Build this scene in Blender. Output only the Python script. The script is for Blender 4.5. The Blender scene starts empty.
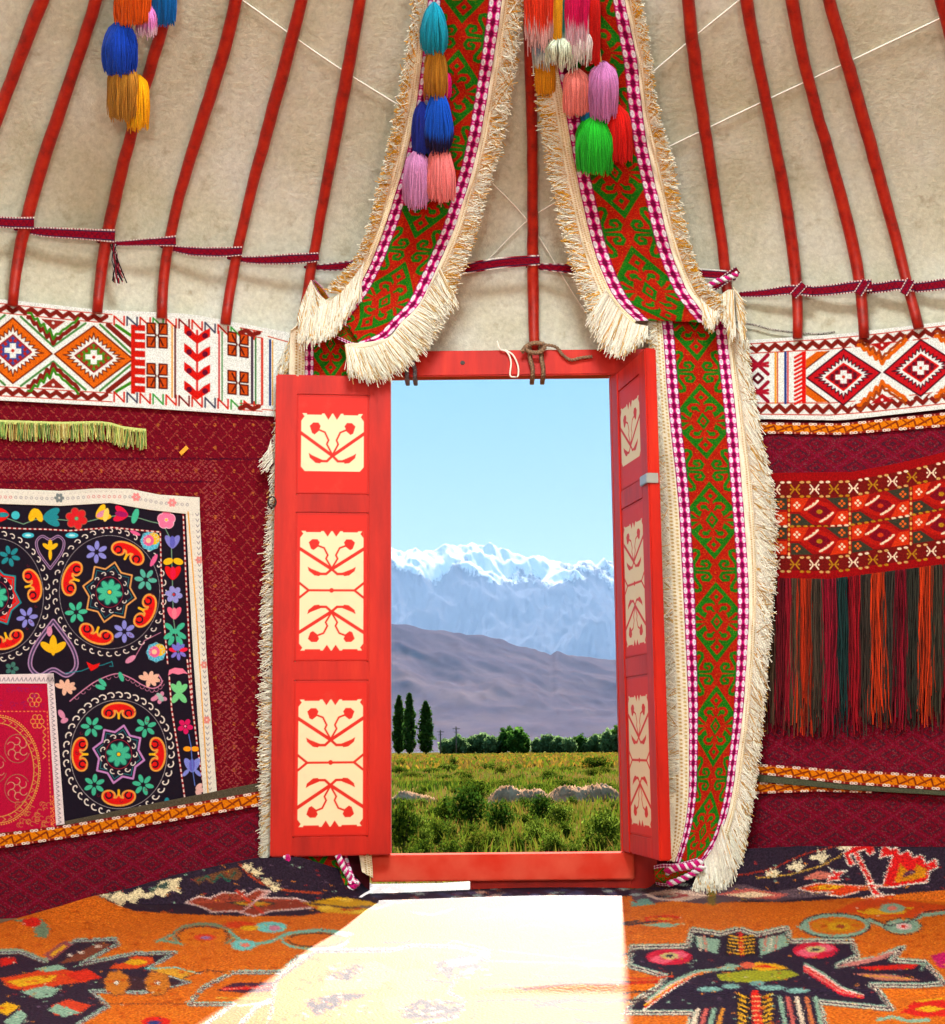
import bpy, bmesh, math, random
import numpy as np
from mathutils import Vector, Matrix
random.seed(7); rng = np.random.default_rng(7)
col = bpy.context.scene.collection
# ------------------------------------------------------------------ camera
F = 1423.0
CAM = np.array([-0.10, -1.70, 0.47]); PIT = math.radians(9.1); ROL = math.radians(0.55)
fw = np.array([0, math.cos(PIT), math.sin(PIT)]); up0 = np.array([0, -math.sin(PIT), math.cos(PIT)]); r0 = np.array([1., 0, 0])
rt = math.cos(ROL) * r0 - math.sin(ROL) * up0
up = math.cos(ROL) * up0 + math.sin(ROL) * r0
cd = bpy.data.cameras.new('camera'); cam = bpy.data.objects.new('camera', cd); col.objects.link(cam)
cd.sensor_fit = 'HORIZONTAL'; cd.sensor_width = 36; cd.lens = 36 * F / 945; cd.clip_start = .05; cd.clip_end = 90000
M = Matrix(((rt[0], up[0], -fw[0], CAM[0]), (rt[1], up[1], -fw[1], CAM[1]), (rt[2], up[2], -fw[2], CAM[2]), (0, 0, 0, 1)))
cam.matrix_world = M
bpy.context.scene.camera = cam

def rays(px, py):
    px = np.asarray(px, float); py = np.asarray(py, float)
    d = fw + ((px - 472.5) / F)[..., None] * rt + ((512 - py) / F)[..., None] * up
    return d
def at_y(px, py, y):
    d = rays(px, py); t = (y - CAM[1]) / d[..., 1]
    return CAM + d * t[..., None]
def at_x(px, py, x):
    d = rays(px, py); t = (x - CAM[0]) / d[..., 0]
    return CAM + d * t[..., None]
def at_z(px, py, z):
    d = rays(px, py); t = (z - CAM[2]) / d[..., 2]
    return CAM + d * t[..., None]
# the yurt is a solid of revolution about the z axis: radius as a function of height
_pz = np.array([-1, 1.70, 1.92, 2.14, 2.34, 3.50, 3.6]); _pr = np.array([2.90, 2.90, 2.86, 2.70, 2.45, 0.55, .4])
PZ = np.linspace(-1, 3.6, 461); PR = np.interp(PZ, _pz, _pr); _k = np.hanning(31); _k /= _k.sum(); PR = np.r_[PR[:15], np.convolve(PR, _k, 'valid'), PR[-15:]]
def Rz(z): return np.interp(z, PZ, PR)
def surf(px, py, off=0.):
    d = rays(px, py); lo = np.full(d.shape[:-1], .4); hi = np.full(d.shape[:-1], 9.)
    for _ in range(36):
        m = (lo + hi) / 2; P = CAM + d * m[..., None]
        ins = (Rz(P[..., 2]) - off - np.hypot(P[..., 0], P[..., 1])) > 0
        lo = np.where(ins, m, lo); hi = np.where(ins, hi, m)
    return CAM + d * lo[..., None]
def sm(x, a, b):
    t = np.clip((x - a) / (b - a), 0, 1); return t * t * (3 - 2 * t)
def carpet_h(x, y):
    r = np.hypot(x, y); bank = np.clip(r - 2.68, 0, 1) * 1.35 * sm(np.abs(x), .42, .62)
    mound = .055 * np.exp(-(((x + 1.17) / .13) ** 2 + ((y - 2.28) / .16) ** 2))
    fold = .012 * np.exp(-((y - 1.02 + .05 * x) / .03) ** 2) * sm(x, -.15, .1)
    ruck = .006 * np.sin(x * 5 + 1) * np.sin(y * 4) ** 2
    return .012 + bank + mound + fold + ruck * (x > -.9) 
def on_carpet(px, py):
    d = rays(px, py); lo = np.full(d.shape[:-1], .4); hi = np.full(d.shape[:-1], 9.)
    for _ in range(36):
        m = (lo + hi) / 2; P = CAM + d * m[..., None]
        ins = P[..., 2] - carpet_h(P[..., 0], P[..., 1]) > 0
        lo = np.where(ins, m, lo); hi = np.where(ins, hi, m)
    return CAM + d * lo[..., None]

# ------------------------------------------------------------------ helpers
def s2l(c):
    c = np.asarray(c, float) / 255.; return np.where(c <= .04045, c / 12.92, ((c + .055) / 1.055) ** 2.4)
def tag(o, label=None, cat=None, group=None, kind=None):
    if label: o['label'] = label
    if cat: o['category'] = cat
    if group: o['group'] = group
    if kind: o['kind'] = kind
    return o
def empty(name, loc=(0, 0, 0)):
    o = bpy.data.objects.new(name, None); o.empty_display_size = .05; col.objects.link(o); o.location = Vector([float(a) for a in loc]); return o
def link(name, me, mat, parent=None, smooth=True):
    o = bpy.data.objects.new(name, me); col.objects.link(o)
    if mat: me.materials.append(mat)
    if smooth: me.polygons.foreach_set('use_smooth', np.ones(len(me.polygons), bool))
    if parent is not None:
        o.parent = parent
        mw = parent.location; o.location = (-mw[0], -mw[1], -mw[2])
    return o
def mk(name, V, Fc, mat, parent=None, smooth=True, cols=None):
    V = np.asarray(V, float).reshape(-1, 3)
    me = bpy.data.meshes.new(name)
    if isinstance(Fc, np.ndarray):
        n, k = Fc.shape
        me.vertices.add(len(V)); me.vertices.foreach_set('co', V.ravel())
        me.loops.add(n * k); me.loops.foreach_set('vertex_index', Fc.ravel().astype(np.int32))
        me.polygons.add(n); me.polygons.foreach_set('loop_start', (np.arange(n) * k).astype(np.int32))
        me.update(calc_edges=True)
    else:
        me.from_pydata(V.tolist(), [], Fc); me.update()
    if cols is not None:
        ca = me.color_attributes.new('Col', 'FLOAT_COLOR', 'POINT')
        c4 = np.ones((len(V), 4)); c4[:, :3] = cols.reshape(-1, 3); ca.data.foreach_set('color', c4.ravel())
    return link(name, me, mat, parent, smooth)
def gridfaces(nv, nu):
    i = np.arange((nv - 1) * (nu - 1)); r = i // (nu - 1); c = i % (nu - 1); a = r * nu + c
    return np.stack([a, a + nu, a + nu + 1, a + 1], 1)
def solid(o, th, off=0):
    m = o.modifiers.new('thickness', 'SOLIDIFY'); m.thickness = th; m.offset = off; return o
def box_bm(bm, c, s, ax=None, bev=0.):
    """box with centre c, size s, axes ax (3 row vectors)"""
    ax = np.eye(3) if ax is None else np.array(ax)
    Mx = Matrix([[ax[0][i] * s[0], ax[1][i] * s[1], ax[2][i] * s[2], c[i]] for i in range(3)] + [[0, 0, 0, 1]])
    r = bmesh.ops.create_cube(bm, size=1, matrix=Mx)
    if bev: bmesh.ops.bevel(bm, geom=list({e for v in r['verts'] for e in v.link_edges}), offset=bev, segments=2, affect='EDGES')
def bmobj(name, bm, mat, parent=None, smooth=False):
    me = bpy.data.meshes.new(name); bmesh.ops.recalc_face_normals(bm, faces=bm.faces); bm.to_mesh(me); bm.free()
    return link(name, me, mat, parent, smooth)
def resample(P, n):
    P = np.asarray(P, float); s = np.r_[0, np.cumsum(np.linalg.norm(np.diff(P, axis=0), axis=1))]
    t = np.linspace(0, s[-1], n); return np.stack([np.interp(t, s, P[:, i]) for i in range(P.shape[1])], 1)
def smooth_poly(P, n):
    """catmull-rom through P, n samples, parameter by index"""
    P = np.asarray(P, float); m = len(P); t = np.linspace(0, m - 1, n); i = np.clip(t.astype(int), 0, m - 2); f = (t - i)[:, None]
    g = lambda k: P[np.clip(k, 0, m - 1)]
    p0, p1, p2, p3 = g(i - 1), g(i), g(i + 1), g(i + 2)
    return .5 * (2 * p1 + (p2 - p0) * f + (2 * p0 - 5 * p1 + 4 * p2 - p3) * f ** 2 + (3 * p1 - p0 - 3 * p2 + p3) * f ** 3)
def tube(path, rad, sides=10):
    """verts, faces of a tube with caps; rad scalar or per point"""
    P = np.asarray(path, float); n = len(P); rad = np.broadcast_to(rad, n)
    T = np.gradient(P, axis=0); T /= np.linalg.norm(T, axis=1)[:, None] + 1e-12
    ref = np.array([0, 0, 1.]) if abs(T[0][2]) < .9 else np.array([1., 0, 0])
    A = np.cross(T, ref); A /= np.linalg.norm(A, axis=1)[:, None] + 1e-12; B = np.cross(T, A)
    th = np.arange(sides) / sides * 2 * math.pi
    V = P[:, None] + rad[:, None, None] * (np.cos(th)[None, :, None] * A[:, None] + np.sin(th)[None, :, None] * B[:, None])
    Fc = [(i * sides + j, i * sides + (j + 1) % sides, (i + 1) * sides + (j + 1) % sides, (i + 1) * sides + j) for i in range(n - 1) for j in range(sides)]
    Fc.append(tuple(range(sides))[::-1]); Fc.append(tuple((n - 1) * sides + j for j in range(sides)))
    return V.reshape(-1, 3), Fc
def join_vf(L):
    V = []; Fc = []; o = 0
    for v, f in L:
        V.append(v); Fc += [tuple(i + o for i in q) for q in f]; o += len(v)
    return np.concatenate(V), Fc
def strands(C, rad, cols=None, sides=3):
    """C (N,K,3) curves -> tubes; rad (K,) or scalar; returns V,F,cols"""
    C = np.asarray(C, float); N, K, _ = C.shape; rad = np.broadcast_to(rad, (K,))
    D = C[:, -1] - C[:, 0]; D /= np.linalg.norm(D, axis=1)[:, None] + 1e-9
    A = np.cross(D, np.array([.1, 1, .05])); A /= np.linalg.norm(A, axis=1)[:, None] + 1e-9; B = np.cross(D, A)
    th = np.arange(sides) / sides * 2 * math.pi + .5
    off = np.cos(th)[None, None, :, None] * A[:, None, None] + np.sin(th)[None, None, :, None] * B[:, None, None]
    V = C[:, :, None] + rad[None, :, None, None] * off
    base = (np.arange(N) * K * sides)[:, None, None] + (np.arange(K - 1) * sides)[None, :, None]; j = np.arange(sides)[None, None]
    j2 = (j + 1) % sides
    Fc = np.stack([base + j, base + j2, base + sides + j2, base + sides + j], -1).reshape(-1, 4)
    cc = None if cols is None else np.repeat(cols, K * sides, axis=0)
    return V.reshape(-1, 3), Fc, cc

# ------------------------------------------------------------------ a small raster to weave patterns with
class Canvas:
    def __init__(s, x0, y0, x1, y1, k, bg):
        s.x0, s.y0, s.k = x0, y0, k; s.w = int((x1 - x0) * k) + 1; s.h = int((y1 - y0) * k) + 1
        s.a = np.empty((s.h, s.w, 3), np.float32); s.a[:] = bg
        s.T = lambda p: np.asarray(p, float)
        s.S = 1.
    def tf(s, ox=0, oy=0, sc=1.):
        """read coordinates in a frame that is magnified sc times and starts at ox,oy"""
        s.T = lambda p: np.asarray(p, float) / sc + np.array([ox, oy]); s.S = 1. / sc; return s
    def _box(s, P, m):
        lo = (P.min(0) - m - [s.x0, s.y0]) * s.k; hi = (P.max(0) + m - [s.x0, s.y0]) * s.k
        a, b = max(0, int(lo[0])), max(0, int(lo[1])); c, d = min(s.w, int(hi[0]) + 2), min(s.h, int(hi[1]) + 2)
        if a >= c or b >= d: return None
        X, Y = np.meshgrid(np.arange(a, c) / s.k + s.x0, np.arange(b, d) / s.k + s.y0)
        return (slice(b, d), slice(a, c)), X, Y
    def _put(s, sl, al, c):
        al = np.clip(al, 0, 1)[..., None]; s.a[sl] = s.a[sl] * (1 - al) + np.asarray(c, np.float32) * al
    def poly(s, P, c):
        P = s.T(P); bx = s._box(P, .5)
        if bx is None: return s
        sl, X, Y = bx; ins = np.zeros(X.shape)
        for ox, oy in ((-.25, -.25), (.25, .25), (-.25, .25), (.25, -.25)):
            q = np.zeros(X.shape, bool); xx = X + ox / s.k; yy = Y + oy / s.k
            for i in range(len(P)):
                x1, y1 = P[i]; x2, y2 = P[i - 1]
                if y1 == y2: continue
                q ^= ((y1 > yy) != (y2 > yy)) & (xx < (x2 - x1) * (yy - y1) / (y2 - y1) + x1)
            ins += q * .25
        s._put(sl, ins, c); return s
    def stroke(s, P, w, c, closed=False, dash=None):
        P = s.T(P); w = w * s.S
        if closed: P = np.vstack([P, P[:1]])
        bx = s._box(P, w)
        if bx is None: return s
        sl, X, Y = bx; D = np.full(X.shape, 1e9); L = 0; A = np.zeros(X.shape)
        for i in range(len(P) - 1):
            a = P[i]; b = P[i + 1]; ab = b - a; l2 = ab @ ab + 1e-9
            t = np.clip(((X - a[0]) * ab[0] + (Y - a[1]) * ab[1]) / l2, 0, 1); d = np.hypot(X - a[0] - t * ab[0], Y - a[1] - t * ab[1])
            m = d < D; D = np.where(m, d, D); A = np.where(m, L + t * math.sqrt(l2), A); L += math.sqrt(l2)
        al = (w / 2 - D) * s.k + .5
        if dash: al = np.where((A % (dash[0] * s.S)) < dash[1] * s.S, al, 0)
        s._put(sl, al, c); return s
    def ell(s, cx, cy, rx, ry, c, rot=0.):
        C = s.T([cx, cy]); rx *= s.S; ry *= s.S; R = max(rx, ry); bx = s._box(np.array([C]), R + .5)
        if bx is None: return s
        sl, X, Y = bx; co, si = math.cos(rot), math.sin(rot)
        u = ((X - C[0]) * co + (Y - C[1]) * si) / rx; v = (-(X - C[0]) * si + (Y - C[1]) * co) / ry
        s._put(sl, (1 - np.hypot(u, v)) * min(rx, ry) * s.k + .5, c); return s
    def flower(s, cx, cy, r, n, c, rot=0., cc=None, edge=None, fat=.36):
        for k in range(n):
            a = rot + k * 2 * math.pi / n
            if edge is not None: s.ell(cx + math.cos(a) * r * .58, cy + math.sin(a) * r * .58, r * .48, r * (fat + .06), edge, a)
        for k in range(n):
            a = rot + k * 2 * math.pi / n
            s.ell(cx + math.cos(a) * r * .6, cy + math.sin(a) * r * .6, r * .4, r * (fat - .04) , c, a)
        if cc is not None: s.ell(cx, cy, r * .15, r * .15, cc)
        return s
    def get(s, px, py):
        x = np.clip((np.asarray(px) - s.x0) * s.k, 0, s.w - 1.001); y = np.clip((np.asarray(py) - s.y0) * s.k, 0, s.h - 1.001)
        i = x.astype(int); j = y.astype(int); fx = (x - i)[..., None]; fy = (y - j)[..., None]; a = s.a
        c = (a[j, i] * (1 - fx) + a[j, i + 1] * fx) * (1 - fy) + (a[j + 1, i] * (1 - fx) + a[j + 1, i + 1] * fx) * fy
        return s2l(c)
def arc(cx, cy, r, a0, a1, n=24, ry=None):
    a = np.radians(np.linspace(a0, a1, n)); return np.stack([cx + r * np.cos(a), cy + (ry or r) * np.sin(a)], 1)

# ------------------------------------------------------------------ materials
def nmat(name):
    m = bpy.data.materials.new(name); m.use_nodes = True; nt = m.node_tree; b = nt.nodes['Principled BSDF']; return m, nt, b
def N(nt, t, **kw):
    n = nt.nodes.new(t)
    for k, v in kw.items():
        if k in n.inputs: n.inputs[k].default_value = v
        else: setattr(n, k, v)
    return n
def ramp(nt, fac, stops):
    r = nt.nodes.new('ShaderNodeValToRGB'); e = r.color_ramp.elements
    while len(e) < len(stops): e.new(.5)
    for i, (p, c) in enumerate(stops): e[i].position = p; e[i].color = (*s2l(c), 1)
    nt.links.new(fac, r.inputs[0]); return r.outputs[0]
def mixc(nt, f, a, b, mode='MIX'):
    m = nt.nodes.new('ShaderNodeMix'); m.data_type = 'RGBA'; m.blend_type = mode
    for s, v in ((0, f), (6, a), (7, b)):
        if hasattr(v, 'links'): nt.links.new(v, m.inputs[s])
        elif s == 0: m.inputs[0].default_value = v
        else: m.inputs[s].default_value = (*s2l(v), 1)
    return m.outputs[2]
def bump(nt, b, h, strength=.3, dist=.01):
    n = nt.nodes.new('ShaderNodeBump'); n.inputs['Strength'].default_value = strength; n.inputs['Distance'].default_value = dist
    nt.links.new(h, n.inputs['Height']); nt.links.new(n.outputs[0], b.inputs['Normal'])
def objco(nt):
    return nt.nodes.new('ShaderNodeTexCoord').outputs['Object']
def noise(nt, scale, detail=3, vec=None, rough=.5):
    n = nt.nodes.new('ShaderNodeTexNoise'); n.inputs['Scale'].default_value = scale; n.inputs['Detail'].default_value = detail; n.inputs['Roughness'].default_value = rough
    nt.links.new(vec if vec is not None else objco(nt), n.inputs['Vector']); return n.outputs['Fac']
def textile(name, rough=.9, grain=260, gstr=.35, var=.35, sheen=.15, spec=.2):
    m, nt, b = nmat(name)
    a = nt.nodes.new('ShaderNodeVertexColor'); a.layer_name = 'Col'
    g = noise(nt, grain, 2)
    lo = int(255 * (1 - var))
    v = ramp(nt, g, [(.3, (lo, lo, lo)), (.7, (255, 255, 255))])
    c = mixc(nt, 1., a.outputs['Color'], v, 'MULTIPLY'); nt.links.new(c, b.inputs['Base Color'])
    b.inputs['Roughness'].default_value = rough; b.inputs['Specular IOR Level'].default_value = spec
    b.inputs['Sheen Weight'].default_value = sheen
    bump(nt, b, g, gstr, .003); return m
def plain(name, c, rough=.8, c2=None, scale=30, spec=.3, bstr=0., metal=0., sheen=0., detail=4):
    m, nt, b = nmat(name)
    if c2 is not None:
        g = noise(nt, scale, detail); nt.links.new(ramp(nt, g, [(.35, c), (.68, c2)]), b.inputs['Base Color'])
        if bstr: bump(nt, b, g, bstr, .01)
    else: b.inputs['Base Color'].default_value = (*s2l(c), 1)
    b.inputs['Roughness'].default_value = rough; b.inputs['Specular IOR Level'].default_value = spec; b.inputs['Metallic'].default_value = metal
    b.inputs['Sheen Weight'].default_value = sheen
    return m
def yarn(name, c, var=.25):
    m, nt, b = nmat(name); c = np.array(c); g = noise(nt, 120, 2)
    nt.links.new(ramp(nt, g, [(.3, c * (1 - var)), (.65, c)]), b.inputs['Base Color']); b.inputs['Roughness'].default_value = .9
    b.inputs['Sheen Weight'].default_value = .3; b.inputs['Specular IOR Level'].default_value = .15; return m
M_tex = textile('woven_wool', var=.22, sheen=0., spec=.08); M_emb = textile('embroidered_cotton', .85, 420, .25, .15, 0., .1)
M_rug = textile('knotted_pile', .72, 190, .7, .40, 0., .085)
M_frg = textile('fringe_thread', .85, 300, .2, .12, .05, .1)
def red_paint(name):
    m, nt, b = nmat(name)
    co = objco(nt); mp = N(nt, 'ShaderNodeMapping'); mp.inputs['Scale'].default_value = (14, 14, 2.0); nt.links.new(co, mp.inputs[0])
    g = noise(nt, 1.0, 6, mp.outputs[0], .65)
    c = ramp(nt, g, [(.30, (152, 14, 2)), (.55, (186, 24, 3)), (.78, (202, 44, 12))])
    w = noise(nt, 9, 6, None, .7); wf = ramp(nt, w, [(.64, (0, 0, 0)), (.80, (90, 90, 90))])
    c = mixc(nt, wf, c, (222, 84, 60)); nt.links.new(c, b.inputs['Base Color'])
    b.inputs['Roughness'].default_value = .5; b.inputs['Specular IOR Level'].default_value = .22
    bump(nt, b, g, .25, .004); return m
M_red = red_paint('red_paint')
def pole_paint():
    m, nt, b = nmat('pole_red_paint')
    g = noise(nt, 22, 6, None, .7); c = ramp(nt, g, [(.28, (104, 10, 4)), (.5, (158, 20, 5)), (.72, (180, 42, 14))])
    w = noise(nt, 60, 4, None, .7); wf = ramp(nt, w, [(.66, (0, 0, 0)), (.78, (120, 120, 120))])
    c = mixc(nt, wf, c, (222, 120, 90)); nt.links.new(c, b.inputs['Base Color']); b.inputs['Roughness'].default_value = .45
    bump(nt, b, g, .3, .004); return m
M_pole = pole_paint()
def felt():
    m, nt, b = nmat('grey_felt')
    g = noise(nt, 2.3, 8, None, .65); f2 = noise(nt, 60, 4, None, .7); sp = noise(nt, 17, 5, None, .6)
    c = ramp(nt, g, [(.3, (184, 180, 150)), (.52, (204, 203, 182)), (.72, (214, 217, 206))])
    c = mixc(nt, 1., c, ramp(nt, f2, [(.3, (222, 222, 222)), (.7, (255, 255, 255))]), 'MULTIPLY')
    c = mixc(nt, ramp(nt, sp, [(.59, (0, 0, 0)), (.72, (170, 170, 170))]), c, (128, 110, 78))
    nt.links.new(c, b.inputs['Base Color']); b.inputs['Roughness'].default_value = .95; b.inputs['Specular IOR Level'].default_value = .1
    bump(nt, b, f2, .5, .006); return m
M_felt = felt()
M_dark = plain('dark_iron', (50, 42, 38), .5, spec=.5, metal=.6); M_steel = plain('worn_steel', (165, 165, 160), .4, metal=.7)
M_rope = plain('hemp_rope', (150, 122, 92), .9, (110, 84, 66), 160, bstr=.3)
M_wcord = plain('white_cord', (232, 226, 212), .8); M_grey = plain('grey_cord', (132, 130, 138), .9, (96, 96, 108), 150)
# ================================================================== THE YURT SHELL
def shell(name, th0, th1, z0, z1, nz=10, mat=None, door=False):
    """piece of the solid of revolution; th measured from the door (+y), clockwise positive to +x"""
    nt_ = max(8, int(abs(th1 - th0) / math.radians(2))); th = np.linspace(th0, th1, nt_); z = np.linspace(z0, z1, nz)
    if z0 >= 1.69: z = np.unique(np.r_[z0, z1, np.linspace(1.7, 2.5, 44), np.linspace(2.5, z1, 12)]); nz = len(z)
    Zg, Tg = np.meshgrid(z, th, indexing='ij'); R = Rz(Zg) + .002 * np.sin(Tg * 9 + Zg * 3)
    V = np.stack([R * np.sin(Tg), R * np.cos(Tg), Zg], -1)
    o = mk(name, V, gridfaces(nz, nt_), mat or M_felt); solid(o, .03, 1); o.data.flip_normals() if False else None
    tag(o, kind='structure'); return o
gap = math.asin(.432 / 2.9)
M_wool_wall = plain('maroon_wall_felt', (96, 14, 30), .95, (72, 12, 28), 25)
wl = shell('wall_left', -math.radians(100), -gap, -.12, 1.70, mat=M_wool_wall); tag(wl, 'felt wall of the tent to the left of the doorway, covered by textiles', 'wall')
wr = shell('wall_right', gap, math.radians(100), -.12, 1.70, mat=M_wool_wall); tag(wr, 'felt wall of the tent to the right of the doorway, covered by textiles', 'wall')
wb = shell('wall_back', math.radians(100), math.radians(260), -.12, 1.70); tag(wb, 'felt wall of the tent behind the viewer', 'wall')
ce = shell('ceiling', -math.pi, math.pi, 1.70, 3.50); tag(ce, 'stained grey felt roof of the tent above the red poles', 'ceiling')
th = np.linspace(0, 2 * math.pi, 60)
P = np.stack([.56 * np.cos(th), .56 * np.sin(th), np.full(60, 3.46)], 1); V, Fc = tube(P, .035, 10)
ring = mk('trim_1', V, Fc, M_pole); tag(ring, 'round red wooden crown ring at the top of the tent', 'roof ring', kind='structure')
V = np.array([[-3.2, -3.2, -.02], [3.2, -3.2, -.02], [3.2, 2.98, -.02], [-3.2, 2.98, -.02]])
fl = mk('floor', V, [(0, 1, 2, 3)], plain('packed_earth', (120, 96, 70), .95, (96, 76, 56), 12), smooth=False); tag(fl, 'packed earth floor under the carpet', 'floor', kind='structure')

# ------------------------------------------------------------------ roof poles
poles = [
 [(41, 0), (15, 68), (-4, 118), (-24, 190), (-36, 235), (-44, 300)],
 [(95.5, 0), (62, 101), (39.5, 169), (27, 217), (19, 250), (13, 306)],
 [(169, 0), (162.7, 25), (144, 96), (123.6, 162), (109, 237), (97.5, 312)],
 [(237, 0), (210, 101), (187, 169), (170, 237), (161, 318)],
 [(302, 0), (275, 101), (260, 169), (239.6, 237), (225.5, 324)],
 [(360, 0), (341.5, 98), (324, 195), (310, 273), (302, 335)],
 [(528, 0), (529.5, 51), (531.5, 195), (533, 270), (535, 352)],
 [(687, 0), (699.6, 98), (714, 195), (727, 270), (731, 335)],
 [(745, 0), (764, 94), (783, 187), (796, 266), (798.5, 338)],
 [(792, 0), (812.5, 94), (840, 187), (857, 266), (864, 338)],
 [(829, 0), (855, 94), (881, 187), (902, 266), (919, 328)],
 [(940, 0), (966, 94), (994, 187), (1018, 266), (1036, 320)]]
plabels = ['red roof pole at the far left edge, cut off by the side of the picture', 'red roof pole second from the left, ending above the first embroidered diamonds',
 'red roof pole behind the left string of orange and blue tassels', 'red roof pole just right of the left tassel string, ending above the white band',
 'red roof pole midway between the left tassel string and the left fringed ribbon', 'red roof pole whose foot ends behind the fold of the left fringed ribbon',
 'straight upright red roof pole tied to the middle of the door lintel', 'red roof pole just right of the right fringed ribbon, strap knotted round it',
 'red roof pole second to the right of the right fringed ribbon', 'red roof pole third to the right of the right fringed ribbon',
 'red roof pole fourth to the right of the right fringed ribbon, near the right edge', 'red roof pole crossing the top right corner of the picture']
PO = .05
for P, lb in zip(poles, plabels):
    P = np.array(P, float); yy = np.linspace(P[0, 1], P[-1, 1], 26); pf = np.polyfit(P[:, 1], P[:, 0], 3); P = np.stack([np.polyval(pf, yy), yy], 1); off = np.full(26, PO)
    W = surf(P[:, 0], P[:, 1], off)
    t = W[0]; r = math.hypot(t[0], t[1]); k = np.linspace(1, 0, 12, endpoint=False)[::-1][::-1]
    tgt = np.array([t[0] / r * .56, t[1] / r * .56, 3.44])
    ext = np.array([tgt + (t - tgt) * s for s in np.linspace(0, 1, 14)[:-1]])
    W = np.vstack([ext, W]); W = resample(W, 60)
    rad = .0178 + .0012 * np.sin(np.linspace(0, 19, 60) + random.random() * 6); rad[-6:] *= np.linspace(1, .9, 6)
    jit = rng.normal(0, .0006, (60, 3)); q_ = np.linspace(0, 1, 60) * 9 + random.random() * 9; jit[:, 0] += .0035 * np.sin(q_); W = W + jit
    V, Fc = tube(W, rad, 12); o = mk('roof_pole', V, Fc, M_pole); tag(o, lb, 'roof pole', 'red roof poles')

# ------------------------------------------------------------------ tie cords on the felt
def cord(name, P, off, rad, mat, label, cat='cord', group=None, n=40, wob=0.):
    P = smooth_poly(np.array(P, float), n); W = surf(P[:, 0], P[:, 1], off); W += rng.normal(0, wob, W.shape) if wob else 0
    V, Fc = tube(W, rad, 8); o = mk(name, V, Fc, mat); tag(o, label, cat, group); return o
for P, lb in (([(205, -26), (245, 2), (330, 62), (400, 106)], 'thin white cord slanting down over the felt roof, left of the doorway ribbons'),
              ([(960, 9), (850, 61), (760, 103), (664, 149)], 'long thin white cord rising to the right across four roof poles'),
              ([(742, -2), (700, 32), (648, 76)], 'short thin white cord at the top, right of the right fringed ribbon'),
              ([(490, 181), (530, 224), (572, 292), (598, 330)], 'thin white cord crossing the central pole and falling to the right'),
              ([(486, 262), (527, 221), (560, 200)], 'thin white cord crossing the central pole and rising to the right')):
    cord('tie_cord', P, .012, .0022, M_wcord, lb, group='white tie cords on the felt roof')

# ------------------------------------------------------------------ woven strap wound round the poles
strapC = Canvas(0, 0, 60, 11, 3, (140, 8, 32))
for x in range(0, 60, 3):
    for y, c1 in ((.6, (236, 232, 222)), (10.4, (236, 232, 222))): strapC.poly([(x, y - .7), (x + 1.7, y - .7), (x + 1.7, y + .7), (x, y + .7)], c1)
for y in (1.9, 9.1): strapC.stroke([(-1, y), (61, y)], 1.0, (40, 36, 70))
for x in range(-3, 60, 6): strapC.stroke([(x, 8), (x + 3, 3), (x + 6, 8)], .7, (96, 8, 40))
def strip(P, wid, offs, n=90, twist=0.):
    """flat strap along pixel path P, height wid in pixels"""
    P = smooth_poly(np.array(P, float), n); T = np.gradient(P, axis=0); T /= np.linalg.norm(T, axis=1)[:, None]; Nn = np.stack([-T[:, 1], T[:, 0]], 1)
    w = np.interp(np.linspace(0, 1, n), np.linspace(0, 1, len(wid)), wid); o = np.interp(np.linspace(0, 1, n), np.linspace(0, 1, len(offs)), offs)
    s = np.r_[0, np.cumsum(np.linalg.norm(np.diff(P, axis=0), axis=1))]; v = np.linspace(-.5, .5, 25)
    X = P[:, None] + Nn[:, None] * (w[:, None, None] * v[None, :, None]); W = surf(X[..., 0], X[..., 1], np.repeat(o[:, None], 25, 1))
    c = strapC.get((s[:, None] % 60) + 0 * v[None], (v[None] + .5) * 11 + 0 * s[:, None]); return W, gridfaces(n, 25), c
def multi(name, L, mat, parent=None, th=.003):
    V = []; Fc = []; C = []; o = 0
    for v, f, c in L: v = v.reshape(-1, 3); V.append(v); Fc.append(f + o); C.append(c.reshape(-1, 3)); o += len(v)
    ob = mk(name, np.concatenate(V), np.concatenate(Fc), mat, parent, cols=np.concatenate(C)); solid(ob, th); return ob
fr = PO + .026; bk = .03
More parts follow.
